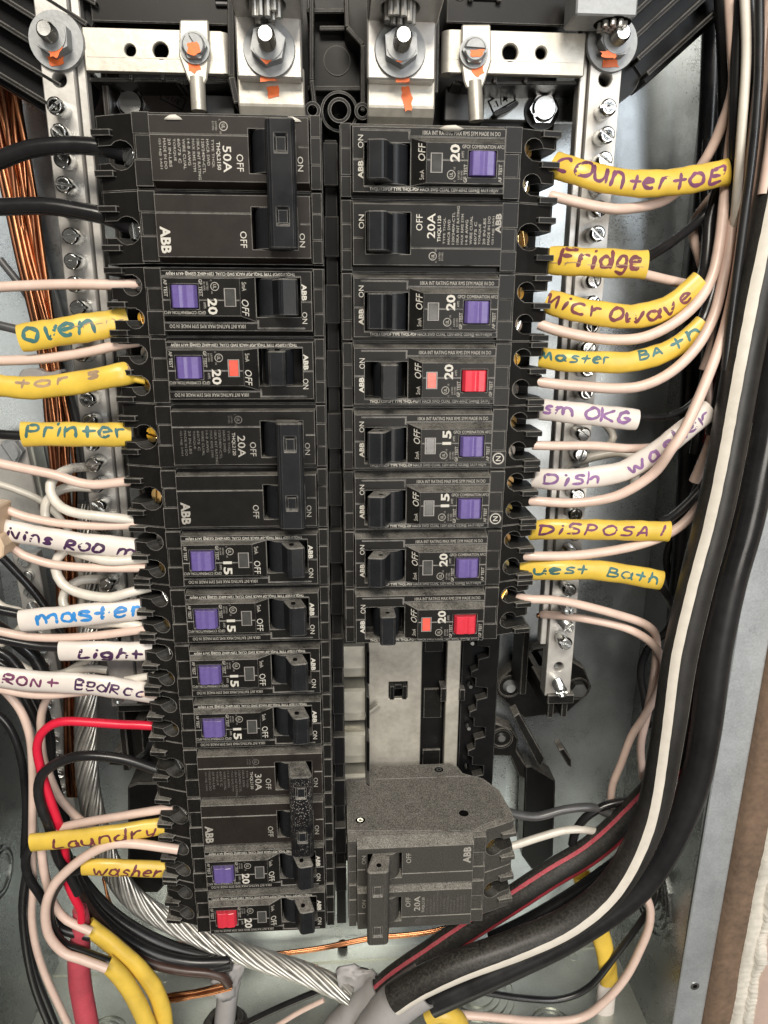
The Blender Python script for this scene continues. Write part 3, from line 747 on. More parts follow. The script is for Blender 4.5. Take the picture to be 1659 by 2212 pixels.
# ------------------------------------------------------------------ interior base, bus bars
base = group_root('interior_base', 0, 20, -85, 'black moulded base under the two columns of breakers', 'mounting base')
def b_(name, mb, mat, bev=.3): return child_abs(name, mb, mat, base, bev=bev)
b_('tray', MB().box(-86, 84, -376, 150, -84, -70), P_DRK)
b_('spine', MB().box(-2.6, 2.2, -372, -2, -70, -22), P_DRK)
for i in range(14):
    y = -PITCH*i-4
    b_('rail_notch', MB().box(-3.0, 2.6, y-15, y, -60, -17-(i % 2)*2.5), P_DRK)
b_('side_rail', MB().box(66, 84.5, -376, -8, -70, -64), P_DRK)
b_('side_rail', MB().box(-86.5, -70, -376, -8, -70, -64), P_DRK)
pl = [(84.6, -200), (84.6, -376), (70, -376)]
for i in range(7):
    y = -376+8+i*24
    pl += [(70, y), (73.5, y+1.5), (73.5, y+7), (79, y+8.5), (79, y+14), (72.5, y+15), (72.5, y+20), (70, y+21)]
pl += [(70, -200)]
b_('notched_strip', MB().pxy(pl[::-1], -64, -58), P_DRK)
for i in range(5):
    c = (70.2, -232-i*25.4, -62); b_('rail_screw', MB().cyl(c, (0, 0, 1), 1.5, 3.4, 12, 1.0), ZINC, 0)
b_('inner_tray', MB().box(44.4, 66, -376, -200, -70, -67.5), P_DRK)
for y0 in (-222, -262, -300, -330): b_('tray_step', MB().box(46, 56, y0-18, y0, -68, -66), P_BLK)
bus = group_root('bus_bar', 30, -376, -66, 'wide pale bus plate in the gap between breakers, with a notch', 'bus bar')
mb = MB().box(15.2, 44.2, -374, -180, -66, -63)
cut = MB(); c = at(860, 1494, -63); cut.box(c.x-5, c.x+5, c.y-4.2, c.y+6, -70, -60)
cut.pxy([(10, -228), (14, -228), (20.5, -235), (20.5, -248), (14, -255), (10, -255)], -70, -60)
cut.pxy([(10, -292), (14, -292), (20.5, -299), (20.5, -312), (14, -319), (10, -319)], -70, -60)
cc = Vector(bus['_c']); mb.move(Matrix.Translation(-cc)); cut.move(Matrix.Translation(-cc))
part('plate', mb.mesh('plate', TIN, .35, cut), bus)
child_abs('clip', MB().box(c.x-4.6, c.x-2.2, c.y-4, c.y+4, -68, -61.5).box(c.x+2.2, c.x+4.6, c.y-4, c.y+4, -68, -61.5).box(c.x-2, c.x+2, c.y+1.5, c.y+4.2, -68, -63), P_DRK, bus, bev=.3)
rl = group_root('bus_rail', 60, -376, -66, 'narrow pale upright rail right of the wide bus plate', 'bus bar')
child_abs('rail', MB().box(57.2, 64.6, -374, -180, -66, -60.5), TIN, rl, bev=.4)
for y in (-262, -262.01): pass
child_abs('clip', MB().box(54.2, 57.4, -266, -258, -68, -59), P_BLK, rl, bev=.3); child_abs('clip', MB().box(64.4, 67.4, -266, -259, -68, -59), P_BLK, rl, bev=.3)
for k, y in enumerate((-226, -251.5, -277, -302.5, -328)):
    st = group_root('bus_stab', 7, y, -66, 'bright stab tongue left of the bus plate, number %s from the top' % ('one', 'two', 'three', 'four', 'five')[k], 'bus stab', 'bright stab tongues beside the bus plate')
    st['label'] = ('bright stab tongue directly under the lowest right breaker', 'second bright stab tongue beside the notched bus plate', 'middle bright stab tongue beside the bus plate', 'bright stab tongue just above the lone dusty breaker', 'bright stab tongue behind the lone dusty breaker')[k]
    vs = []
    prof = [(-66, 0), (-51, -.4), (-49.4, -1.4), (-49.2, -13.5), (-50, -18), (-54, -20.5), (-66, -22)]
    mb = MB(); n = len(prof)
    for z, dy in prof: vs += [(.8, y+dy, z), (13.4, y+dy, z), (13.4, y+dy-1.1, z-1.1), (.8, y+dy-1.1, z-1.1)]
    mb.add(vs, [(4*i+a, 4*i+b, 4*i+4+b, 4*i+4+a)[::-1] for i in range(n-1) for a, b in ((0, 1), (1, 2), (2, 3), (3, 0))]+[(0, 1, 2, 3), tuple(range(4*n-1, 4*n-5, -1))])
    child_abs('tongue', mb, NICK, st)
    child_abs('barrier', MB().pxz([(13.8, -66), (13.8, -44), (15.4, -42), (15.6, -66)], y-19, y-1), P_DRK, st, bev=.2)
c1 = at(820, 1525, -60); c2 = at(765, 1552, -60)
wire('loose_clip', [(818, 1523), (800, 1537), (775, 1550), (742, 1552)], 1.3, NICK, 'small bright lever lying slanted beside the bus plate', 'lever', z=-59, b=.8)

# ------------------------------------------------------------------ neutral bars
def bar_screw_mesh(long, h):
    mb = MB().cyl((0, 0, -2), (0, 0, 1), 3.2, 10.2, 24).cyl((0, 0, 8.2), (0, 0, 1), 3.2, .9, 24, 2.5)
    if long:
        mb = MB()
        for k in range(9): mb.cyl((0, 0, -2+k*1.1), (0, 0, 1), 2.35, .55, 16, 2.75).cyl((0, 0, -2+k*1.1+.55), (0, 0, 1), 2.75, .55, 16, 2.35)
        mb.cyl((0, 0, 7.8), (0, 0, 1), 2.9, 2.4, 18, 2.4)
    zc = 9.1 if not long else 10.2
    cut = MB().box(-4, 4, -.55, .55, zc-1.4, zc+2).box(-.55, .55, -1.9, 1.9, zc-1.1, zc+2)
    return mb.mesh('screw', ZINC, .12, cut)
def bar_screw(par, x, y, zt, rng, long=False, big=1.0):
    h = 9.4 if not long else 12
    part('screw', cached(('bs', long), lambda: bar_screw_mesh(long, h)), par, loc=Vector((x, y, zt))-Vector(par['_c']), rot=(rng.uniform(-.05, .05), rng.uniform(-.05, .05), rng.uniform(0, PI)))
def neutral_bar(name, x0, x1, xs, ys, ytop, ybot, zt, label, longs=(), th=8, holes=(), skip=()):
    o = group_root(name, (x0+x1)/2, ybot, zt-th, label, 'neutral bar')
    mb = MB().box(x0, x1, ybot, ytop, zt-th, zt); c = Vector(o['_c']); mb.move(Matrix.Translation(-c))
    cut = MB()
    for hx, hy, hr in holes: cut.cyl((hx, hy, zt-th-1), (0, 0, 1), hr, th+3, 18)
    cut.move(Matrix.Translation(-c))
    part('bar', mb.mesh('bar', ALU, .4, cut if holes else None), o)
    rng = random.Random(len(ys))
    for i, y in enumerate(ys): bar_screw(o, xs, y, zt, rng, i in longs)
    return o
ysL = [8.5-9.1*i for i in range(25)]
ysL = [y for y in ysL if y > -212]+[-238.5]
nL = neutral_bar('neutral_bar', -109.0, -96.8, -102.3, ysL, 150, -248, -33, 'left neutral bar with a long row of slotted screws', longs=(len(ysL)-1,), holes=((-102.6, 19.3, 2.6),))
child_abs('side_channel', MB().box(-96.6, -93.2, -246, 150, -41, -35.5), ALU, nL, bev=.4)
child_abs('side_channel', MB().box(-90.0, -87.6, -246, 30, -60, -43), P_BRN, nL, bev=.4)
ysR = [11.9-9.15*i for i in range(28)]; ysR = [y for y in ysR if y > -222]+[-241.5]
nR = neutral_bar('neutral_bar', 102.4, 115.2, 108.2, ysR, 150, -249, -33, 'right neutral bar with a long row of slotted screws', longs=(20, 21, 23, 24, len(ysR)-1), holes=((108.8, 24.2, 2.6), (108.5, -233, 2.4)))
child_abs('side_channel', MB().box(99.2, 102.2, -222, 150, -42, -35.5), ALU, nR, bev=.4)
# black brackets that carry the right bar
br = group_root('bar_bracket', 108, -262, -92, 'black diamond shaped bracket behind the low end of the right bar', 'bracket')
def D(*P, z): return [tuple(at(a, b, z)[:2]) for a, b in P]
child_abs('diamond_plate', MB().pxy(D((1067, 1480), (1073, 1468), (1150, 1398), (1180, 1392), (1260, 1440), (1276, 1480), (1270, 1494), (1225, 1535), (1130, 1548), (1072, 1498), z=-86)[::-1], -92, -84), P_BLK, br, bev=.6)
for a, b, m in ((1101, 1482, 0), (1248, 1487, 1)):
    c = at(a, b, -84); child_abs('boss', MB().ring((c.x, c.y, -84), (0, 0, 1), 6.2, 7, .5, 28), P_BLK, br); child_abs('rivet', MB().cyl((c.x, c.y, -84), (0, 0, 1), 4 if not m else 5, 3, 16 if not m else 6, 2.6 if not m else 4.6), ZINC if m else WASH, br, bev=.5)
b0 = at(1190, 1545, -40)
child_abs('arm', MB().box(98.6, 102.2, -266, -226, -84, -64), P_BLK, br, bev=.4)
child_abs('foot', MB().box(103.5, 117, -252.5, -247.5, -62, -31), P_BLK, br, bev=.4)
child_abs('foot', MB().box(105, 108, -262, -248, -80, -34).box(112, 115, -262, -248, -80, -34), P_BLK, br, bev=.3)
child_abs('prong', MB().pxy(D((1105, 1540), (1118, 1532), (1172, 1628), (1165, 1648), (1156, 1640), z=-70)[::-1], -76, -66), P_BLK, br, bev=.4)
child_abs('prong', MB().pxy(D((1202, 1612), (1214, 1608), (1230, 1632), (1230, 1650), (1222, 1645), z=-70)[::-1], -76, -66), P_BLK, br, bev=.4)
b2 = group_root('mounting_ear', 95, -320, -95, 'round black mounting ear with a screw, above the lone dusty breaker', 'bracket')
child_abs('ear_plate', MB().pxy(D((1040, 1552), (1075, 1560), (1105, 1572), (1118, 1592), (1115, 1618), (1135, 1650), (1135, 1680), (1118, 1672), (1100, 1630), (1040, 1628), z=-84)[::-1], -92, -82), P_BLK, b2, bev=.6)
c = at(1083, 1593, -82); child_abs('boss', MB().ring((c.x, c.y, -82), (0, 0, 1), 5.4, 6.6, 1.2, 28), P_BLK, b2); child_abs('screw', MB().cyl((c.x, c.y, -82), (0, 0, 1), 3, 1.4, 16, 2.2), ZINC, b2, bev=.3)
bx = group_root('black_duct', 120, -420, -95, 'upright black plastic duct right of the lone dusty breaker', 'duct')
child_abs('shell', MB().pxy(D((1135, 1655), (1150, 1655), (1200, 1685), (1200, 1700), (1195, 1850), (1150, 1880), (1128, 1850), z=-80)[::-1], -94, -80), P_DRK, bx, bev=.8)
child_abs('plate', MB().box(87, 100, -352, -300, -93, -88), STEEL, bx)
bl = group_root('black_duct', -80, -430, -95, 'black plastic bracket behind the laundry and washer sleeves', 'duct')
child_abs('shell', MB().pxy(D((280, 1690), (300, 1682), (346, 1682), (360, 1900), (344, 1918), (292, 1918), (280, 1870), z=-70)[::-1], -94, -66), P_DRK, bl, bev=.8)
bs = group_root('bar_bracket', -100, -262, -92, 'black bracket at the low end of the left neutral bar', 'bracket')
child_abs('arm', MB().pxy(D((296, 1545), (318, 1545), (322, 1600), (280, 1630), (245, 1628), (252, 1612), (285, 1590), z=-60)[::-1], -80, -50), P_BLK, bs, bev=.4)
child_abs('arm', MB().box(-110, -106.5, -290, -245, -80, -42), P_BLK, bs, bev=.4)
child_abs('foot', MB().box(-106, -88, -250.5, -246.5, -70, -32), P_BLK, bs, bev=.4)

# lower left ground bars
def ground_bar(P, hw, z, n, label, seed):
    o = group_root('ground_bar', 0, 0, 0, label, 'ground bar'); a = at(*P[0], z); b = at(*P[1], z); d = (b-a).normalized(); q = Vector((-d.y, d.x, 0))
    o.location = W(*b); o['_c'] = tuple(b)
    A = [(a+q*hw), (a-q*hw), (b-q*hw), (b+q*hw)]
    A = [(v.x, v.y) for v in A]
    child_abs('bar', MB().pxy(A if (A[1][0]-A[0][0])*(A[2][1]-A[1][1])-(A[1][1]-A[0][1])*(A[2][0]-A[1][0]) > 0 else A[::-1], z-7, z), ALU, o, bev=.4)
    rg = random.Random(seed)
    for i in range(n):
        c = a.lerp(b, (i+.4)/n)
        mb = MB().cyl((c.x, c.y, z), (0, 0, 1), 3.3, 2.6, 18, 2.8); cc = Vector(o['_c']); mb.move(Matrix.Translation(-cc))
        cut = MB().box(-4, 4, -.45, .45, -.8, 2).move(Matrix.Translation(Vector((c.x, c.y, z+2.4))-cc) @ Matrix.Rotation(rg.uniform(0, PI), 4, 'Z'))
        part('screw', mb.mesh('screw', ZINC, .15, cut), o)
    return o
ground_bar(((52, 1196), (100, 1455)), 6.2, -78, 8, 'short ground bar left of the copper bundle, behind the master sleeve', 3)
ground_bar(((96, 1462), (148, 1800)), 6.2, -84, 9, 'lower ground bar behind the upright red wire', 5)
lk = group_root('ground_lug', -160, -160, -92, 'pale ground lug bracket with a large slotted screw at the left edge', 'lug')
child_abs('plate', MB().pxy(D((-40, 948), (54, 948), (92, 1120), (60, 1128), (-40, 1128), z=-78)[::-1], -86, -77), ALU, lk, bev=.5)
c = at(29, 973, -77); cc = Vector(lk['_c']); mb = MB().cyl((c.x, c.y, -77), (0, 0, 1), 6, 4, 6, 6).cyl((c.x, c.y, -73), (0, 0, 1), 5.2, 2, 20, 4.6); mb.move(Matrix.Translation(-cc))
part('screw', mb.mesh('screw', WASH, .3, MB().box(-7, 7, -.9, .9, -1.5, 3).move(Matrix.Translation(Vector((c.x, c.y, -71))-cc) @ Matrix.Rotation(-1.1, 4, 'Z'))), lk)
child_abs('side_rail', MB().pxy(D((56, 950), (72, 950), (112, 1140), (96, 1140), z=-84)[::-1], -94, -82), STEELB, lk, bev=.3)

# ------------------------------------------------------------------ top of the box: main lugs, straps, moulded housing
def rect(a, b, c, d, z):
    p = at(a, b, z); q = at(c, d, z); return p.x, q.x, q.y, p.y
hs = group_root('main_housing', 0, 20, -80, 'black moulded main housing behind the bolts at the top', 'housing')
h_ = lambda n, mb, m=P_BLK, bev=.4: child_abs(n, mb, m, hs, bev=bev)
h_('back_wall', MB().box(-95, 97, 12, 150, -69.9, -60), P_DRK)
x0, x1, y0, y1 = rect(190, -40, 497, 55, -36); h_('breaker_case', MB().box(x0, x1, y0, y1, -60, -36))
h_('case_window', MB().box(x0+14, x0+44, y0+11.5, y1-2, -36, -34.8, .5), P_DRK); h_('case_label', MB().box(x0+21, x0+38, y0+13.5, y1-3, -34.79, -34.5), WHT, 0)
h_('case_slot', MB().box(x0+46.5, x0+61, y0+7.5, y1-2, -36, -35.4), BLACK, 0); h_('case_lip', MB().box(x0+46.5, x0+61, y0+6.0, y0+7.4, -36.1, -34.2), GREYI)
x0, x1, y0, y1 = rect(966, -40, 1270, 58, -36); h_('breaker_case', MB().box(x0, x1, y0, y1, -60, -36))
h_('case_window', MB().box(x0+22, x0+52, y0+9.5, y1-2, -36, -34.8, .5), P_DRK); h_('case_label', MB().box(x0+28, x0+46, y0+12, y1-3, -34.79, -34.5), WHT, 0)
h_('case_slot', MB().box(x0+9, x0+20, y0+7.5, y1-2, -36, -35.4), BLACK, 0); h_('case_lip', MB().box(x0+8, x0+10, y0+6.6, y1-2, -36, -33.5).box(x0+19, x0+21, y0+6.6, y1-2, -36, -33.5), P_BLK)
h_('case_knob', MB().cyl((x0+5, y0+10, -36), (0, 0, 1), 2.6, .5, 20), P_BLK)
# centre well with ribs
for P in (((668, 0), (676, 300)), ((757, 60), (767, 230))):
    pass
x0, x1, y0, y1 = rect(662, -40, 796, 262, -52); h_('centre_well', MB().box(x0, x1, y0, y1, -60, -55), P_BLK)
def rib(P, z, w=.9, zb=-58): 
    Q = [at(a, b, z) for a, b in P]
    for i in range(len(Q)-1):
        a, b = Q[i], Q[i+1]; d = (b-a).normalized(); n = Vector((-d.y, d.x, 0))*w
        A = [(a+n), (a-n), (b-n), (b+n)]; A = [(v.x, v.y) for v in A]
        ar = sum(A[k][0]*A[(k+1) % 4][1]-A[(k+1) % 4][0]*A[k][1] for k in range(4))
        h_('rib', MB().pxy(A if ar > 0 else A[::-1], zb, z+(.01*i)), P_BLK)
rib([(673, -30), (673, 172), (680, 232)], -40); rib([(748, -30), (750, 58), (784, 96), (784, 240)], -38.6); rib([(662, 22), (745, 22)], -46); rib([(690, 60), (745, 60)], -50); rib([(664, 190), (790, 190)], -47)
for a, b, r in ((675, 238, 3.2), (783, 240, 3.2), (733, 238, 4.6)):
    c = at(a, b, -38); h_('post', MB().ring((c.x, c.y, -58), (0, 0, 1), r-1.3, r, 20, 24), P_BLK, 0)
c = at(733, 238, -40); h_('boss_arc', MB().ring((c.x, c.y, -58), (0, 0, 1), 6.6, 7.6, 16, 28), P_BLK, 0)
c = at(728, 130, -54); h_('moulded_disc', MB().cyl((c.x, c.y, -55), (0, 0, 1), 5.5, .5, 28), P_BLK)
rib([(498, -20), (500, 165), (512, 222)], -31, 1.3); rib([(945, -20), (940, 200)], -33, 1.2); rib([(192, 171), (380, 172), (395, 178), (490, 174)], -38, .7); rib([(978, 176), (1000, 180), (1265, 178)], -38, .7)
rib([(282, 160), (282, 172)], -36, .8); rib([(350, 160), (350, 172)], -36, .8); rib([(1070, 164), (1070, 178)], -36, .8); rib([(1136, 164), (1136, 178)], -36, .8)
# plate under the straps
x0, x1, y0, y1 = rect(192, 178, 500, 262, -56); h_('lower_plate', MB().box(x0, x1, y0, y1, -60, -56), P_BRN)
x0, x1, y0, y1 = rect(1045, 186, 1190, 262, -56); h_('lower_plate', MB().box(x0, x1+12, y0, y1, -60, -56), STEELW)
x0, x1, y0, y1 = rect(962, 186, 1045, 262, -50); h_('grey_pad', MB().box(x0, x1, y0, y1, -60, -50), GREYI)
x0, x1, y0, y1 = rect(444, 205, 508, 262, -50); h_('grey_pad', MB().box(x0, x1, y0, y1, -60, -50), GREYI)
c = at(1172, 238, -54); h_('clamp_screw', MB().cyl((c.x, c.y, -56), (0, 0, 1), 7.4, 1, 28), P_DRK, .2)
cc = Vector(hs['_c']); mb = MB().cyl((c.x, c.y, -55), (0, 0, 1), 6.1, 3, 6, 6).cyl((c.x, c.y, -52), (0, 0, 1), 5.2, 1.8, 24, 4.4).move(Matrix.Translation(-cc))
part('clamp_screw', mb.mesh('clamp_screw', ZINC, .3, MB().box(-8, 8, -.75, .75, -1.4, 3).move(Matrix.Translation(Vector((c.x, c.y, -50.2))-cc) @ Matrix.Rotation(.6, 4, 'Z'))), hs)
c = at(286, 228, -54); mb = MB().cyl((c.x, c.y, -56), (0, 0, 1), 6.1, 4, 6, 6).cyl((c.x, c.y, -52), (0, 0, 1), 5.2, 1.8, 24, 4.4).move(Matrix.Translation(-cc)); part('clamp_screw', mb.mesh('clamp_screw', ZINC, .3), hs)
mk = MB(); c = at(1084, 218, -55.9)
for dx0, dx1, dy0, dy1 in ((-5.5, 5.5, 2.2, 2.8), (-5.5, 5.5, -2.8, -2.2), (-5.5, -4.9, -2.2, 2.2), (4.9, 5.5, -2.2, 2.2)): mk.box(dx0, dx1, dy0, dy1, 0, .2)
put_text(mk, '1/4', -2.6, -1.3, 2.6, 5.2, .1, 0, .01)
mk.move(Matrix.Translation((c.x, c.y, -55.95)) @ Matrix.Rotation(.5, 4, 'Z')); child_abs('moulded_mark', mk, BLACK, hs)
h_('hook', MB().pxy(D((1066, 246), (1070, 238), (1100, 228), (1118, 216), (1122, 224), (1100, 240), (1072, 252), z=-50)[::-1], -56, -50), P_DRK)
mk = MB()
for dx0, dx1, dy0, dy1 in ((-5, 5, 2, 2.4), (-5, 5, -2.4, -2), (-5, -4.6, -2, 2), (4.6, 5, -2, 2)): mk.box(dx0, dx1, dy0, dy1, 0, .2)
put_text(mk, '3/10', -3, -1, 2.1, 6, .1, 0, .01); c = at(374, 214, -55.9); mk.move(Matrix.Translation((c.x, c.y, -55.95)) @ Matrix.Rotation(2.7, 4, 'Z')); child_abs('moulded_mark', mk, BLACK, hs)

def crossbar(P, zt, label, holes):
    o = group_root('cross_strap', 0, 0, 0, label, 'metal strap'); x0, x1, y0, y1 = rect(*P, zt); o['_c'] = ((x0+x1)/2, y0, zt-4); o.location = W(*o['_c'])
    mb = MB().box(x0, x1, y0, y1, zt-3, zt).move(Matrix.Translation(-Vector(o['_c']))); cut = MB()
    for a, b, r in holes:
        c = at(a, b, zt); cut.cyl((c.x, c.y, zt-6), (0, 0, 1), r, 10, 22)
    cut.move(Matrix.Translation(-Vector(o['_c']))); part('strap', mb.mesh('strap', TIN, .5, cut), o)
    child_abs('fold', MB().box(x0+1, x1-1, y0+4.6, y0+5.0, zt-.2, zt+.12), TIN, o)
    return o, (x0, x1, y0, y1)
o, e = crossbar((176, 58, 484, 160), -33, 'left horizontal metal strap with two round holes', ((281, 108, 2.1), (347, 109, 2.9)))
child_abs('bent_end', MB().cyl((e[1]-.6, e[2]+.3, -36.5), (0, 1, 0), 3.49, e[3]-e[2]-.6, 20), TIN, o)
o, e = crossbar((972, 62, 1262, 165), -33, 'right horizontal metal strap with two round holes', ((1102, 113, 2.9), (1169, 114, 2.1)))
child_abs('bent_end', MB().cyl((e[0]+.6, e[2]+.3, -36.5), (0, 1, 0), 3.49, e[3]-e[2]-.6, 20), TIN, o)
def paint(par, P, z, seed, name='paint_mark', lift=.12):
    rg = random.Random(seed); mx = sum(p[0] for p in P)/len(P); my = sum(p[1] for p in P)/len(P); P = [(mx+(p[0]-mx)*1.25, my+(p[1]-my)*1.3) for p in P]; pts = []
    n = len(P)
    for i in range(n):
        for k in range(4):
            t = k/4; a = P[i][0]*(1-t)+P[(i+1) % n][0]*t+rg.uniform(-2.2, 2.2); b = P[i][1]*(1-t)+P[(i+1) % n][1]*t+rg.uniform(-1.3, 1.3); pts.append(tuple(at(a, b, z)[:2]))
    ar = sum(pts[k][0]*pts[(k+1) % len(pts)][1]-pts[(k+1) % len(pts)][0]*pts[k][1] for k in range(len(pts)))
    if ar < 0: pts = pts[::-1]
    child_abs(name, MB().pxy(pts, z-.05, z+lift), ORNG, par)
def tong(P, zt, label, sc_at, ang):
    """flattened rod end screwed to the strap"""
    (xa, xb, ya, yb, yn, yc, nl, nr, ye) = P
    o = group_root('strap_link', 0, 0, 0, label, 'metal link'); c = at((xa+xb)/2, ye, zt); o['_c'] = (c.x, c.y, zt-3); o.location = W(*o['_c'])
    poly = D((xa, ya), (xb, ya), (xb+2, yb), (nr+6, yn), (nr, yc), (nl, yc), (nl-6, yn), (xa-2, yb), z=zt)[::-1]
    child_abs('flat_end', MB().pxy(poly, zt-2, zt), TIN, o, bev=.5)
    a = at((nl+nr)/2, yc-14, zt-1.4); b = at((nl+nr)/2+4, ye, zt-1.4)
    child_abs('rod', MB().cyl(a, b-a, 2.9, (b-a).length, 20), TIN, o)
    c = at(*sc_at, zt+3); cc = Vector(o['_c'])
    mb = MB().cyl((c.x, c.y, zt), (0, 0, 1), 5.6, 1, 26).cyl((c.x, c.y, zt+1), (0, 0, 1), 4.9, 2, 6, 4.7).cyl((c.x, c.y, zt+3), (0, 0, 1), 4.3, 1.2, 22, 3.6).move(Matrix.Translation(-cc))
    sc = part('screw', mb.mesh('screw', WASH, .25, MB().box(-8, 8, -.65, .65, -1.3, 3).move(Matrix.Translation(Vector((c.x, c.y, zt+4.2))-cc) @ Matrix.Rotation(ang, 4, 'Z'))), o)
    return o, zt
o, z = tong((388, 450, 42, 120, 170, 182, 411, 441, 240), -30.5, 'left rod with flattened end screwed to the horizontal strap', (418, 98), -1.0)
paint(o, [(407, 135), (428, 134), (430, 148), (420, 155), (410, 150)], -30.4, 2); paint(o, [(408, 96), (424, 94), (430, 110), (418, 118), (407, 112)], -26.2, 3)
o, z = tong((998, 1060, 52, 130, 175, 190, 1008, 1042, 262), -30.5, 'right rod with flattened end screwed to the horizontal strap', (1026, 108), -.05)
paint(o, [(1021, 138), (1042, 138), (1042, 155), (1030, 163), (1020, 152)], -30.4, 4); paint(o, [(1018, 109), (1042, 108), (1040, 120), (1022, 122)], -26.2, 5)
def bolt(par, a, b, z, wr=9.6, stud=10, lean=(0, 0), hx=0.2, hr=6.6):
    c = at(a, b, z)
    child_abs('washer', MB().cyl((c.x, c.y, z), (0, 0, 1), wr, 1.5, 36, wr*.97), WASH, par, bev=.2)
    child_abs('nut', MB().cyl((c.x, c.y, z+1.5), (0, 0, 1), hr*1.02, 5.2, 6, hr, rot=hx).cyl((c.x, c.y, z+6.7), (0, 0, 1), hr*.84, .5, 20), WASH, par, bev=.4)
    mb = MB()
    for k in range(int(stud)): mb.cyl((c.x, c.y, z+7+k*.8), (0, 0, 1), 2.9, .4, 18, 3.2).cyl((c.x, c.y, z+7.4+k*.8), (0, 0, 1), 3.2, .4, 18, 2.9)
    mb.cyl((c.x, c.y, z+7+int(stud)*.8), (0, 0, 1), 3.1, 1, 18, 2.4); child_abs('stud', mb, ZINC, par)
def strands(par, c, ax, R, r, n, L, sd):
    rg = random.Random(sd); ax = Vector(ax).normalized(); u = ax.orthogonal().normalized(); w = ax.cross(u); k = 0
    rings = [(0, 1), (R*.48, 6), (R*.92, n-7)]
    for rr, m in rings:
        for i in range(m):
            a = 2*PI*i/m+rr; p = Vector(c)+(u*math.cos(a)+w*math.sin(a))*rr
            child_abs('strand', MB().cyl(p, ax, r, L+rg.uniform(-1.5, 1.5), 8), STRAND, par)
def lug(P, label, bolt_at, zt, bore, sd):
    """aluminium block lug: flat pad with a bolt, thick barrel at the top with the cable's strands poking out"""
    o = group_root('main_lug', 0, 0, 0, label, 'lug', 'aluminium main lugs'); x0, x1, y0, y1 = rect(*P, zt); o['_c'] = ((x0+x1)/2, y0, zt-6); o.location = W(*o['_c'])
    child_abs('pad', MB().box(x0, x1, y0, y1, zt-6, zt), ALU, o, bev=.6)
    yb = y1-1
    cc = Vector(o['_c'])
    prof = [(y1-1.2, zt-6), (y1-1.2, zt+.2), (y1+.2, zt+20), (y1+26, zt+20), (y1+26, zt-6)]
    mb = MB(); n = len(prof)
    mb.add([(x0+.3, y, z) for y, z in prof]+[(x1+.6, y, z) for y, z in prof], [tuple(range(n))[::-1], tuple(range(n, 2*n))]+[(i, (i+1) % n, n+(i+1) % n, n+i) for i in range(n)])
    mb.move(Matrix.Translation(-cc))
    bc = Vector((bore[0], y1-4, zt+9.5)); cut = MB().cyl(bc, (0, 1, 0), 6.8, 12, 26).move(Matrix.Translation(-cc))
    part('barrel', mb.mesh('barrel', ALU, .5, cut, fix=True), o)
    strands(o, Vector((bore[0], y1+4, zt+9.5)), (0, -1, 0), 5.2, 1.1, 19, 8.5, sd)
    bolt(o, *bolt_at, zt, hx=sd*.3)
    return o, (x0, x1, y0, y1)
cL = at(574, 10, -14).x; cR = at(864, 8, -14).x
o, e = lug((506, 28, 653, 170), 'left main lug with bolt, orange paint marks and dark strands in its barrel', (582, 108), -23, (cL, 0), 1)
paint(o, [(566, 164), (586, 162), (592, 172), (566, 176)], -22.9, 7); paint(o, [(568, 118), (576, 115), (586, 128), (576, 136), (564, 126)], -16.2, 8)
o2, e2 = lug((793, 36, 940, 174), 'right main lug with bolt, orange paint marks and bright cut strands', (864, 110), -23, (cR, 0), 2)
paint(o2, [(856, 164), (878, 164), (882, 175), (858, 176)], -22.9, 9); paint(o2, [(854, 122), (872, 120), (866, 134), (856, 130)], -16.2, 10)
def leg(P, zt, label, sd, mark):
    o = group_root('bus_bar', 0, 0, 0, label, 'bus bar'); x0, x1, y0, y1 = rect(*P, zt); o['_c'] = ((x0+x1)/2, y0, zt-8); o.location = W(*o['_c'])
    prof = [(y1+4, -29.2), (y1-9, -29.2), (y1-12, -31.5), (y1-14, -35), (y1-16.5, -38), (y0-8, -38.4)]
    vs = []; n = len(prof)
    for y, z in prof: vs += [(x0, y, z), (x1, y, z), (x1, y, z-3), (x0, y, z-3)]
    child_abs('bent_plate', MB().add(vs, [(4*i+a, 4*i+b, 4*i+4+b, 4*i+4+a)[::-1] for i in range(n-1) for a, b in ((0, 1), (1, 2), (2, 3), (3, 0))]+[(0, 1, 2, 3), tuple(range(4*n-1, 4*n-5, -1))]), TIN, o, bev=.5)
    paint(o, mark, -29.15 if sd == 1 else -29.15, sd); return o
leg((513, 170, 659, 242), -30, 'pale bent bus bar under the left main lug', 1, [(580, 190), (599, 188), (601, 206), (583, 210)])
leg((794, 174, 938, 262), -30, 'pale bent bus bar under the right main lug', 2, [(868, 194), (882, 192), (888, 212), (888, 232), (876, 234), (870, 214)])
bolt(nL, 124, 90, -32.9, 10.2, 6, hx=.5); bolt(nR, 1320, 96, -32.9, 10.2, 6, hx=.1)
paint(nL, [(106, 107), (132, 104), (124, 122), (112, 120)], -26.0, 12); paint(nL, [(106, 124), (134, 124), (134, 138), (112, 140)], -31.2, 13)
paint(nR, [(1300, 112), (1330, 110), (1326, 124), (1304, 122)], -26.0, 14); paint(nR, [(1305, 128), (1328, 126), (1332, 142), (1304, 144)], -31.2, 15)
lg = group_root('neutral_lug', 105, 50, -30, 'neutral lug with cut strands at the top of the right neutral bar', 'lug')
x0, x1, y0, y1 = rect(1250, -60, 1376, 36, -14); child_abs('barrel', MB().box(x0, x1, y0, y1, -29, -14), WASH, lg, bev=.6)
c = at(1340, 12, -14); strands(lg, (c.x, y0-2.0, -21), (0, 1, 0), 5.0, 1.05, 17, 12, 4); child_abs('bore', MB().cyl((c.x, y0-.05, -21), (0, 1, 0), 6.8, .3, 24), BLACK, lg)
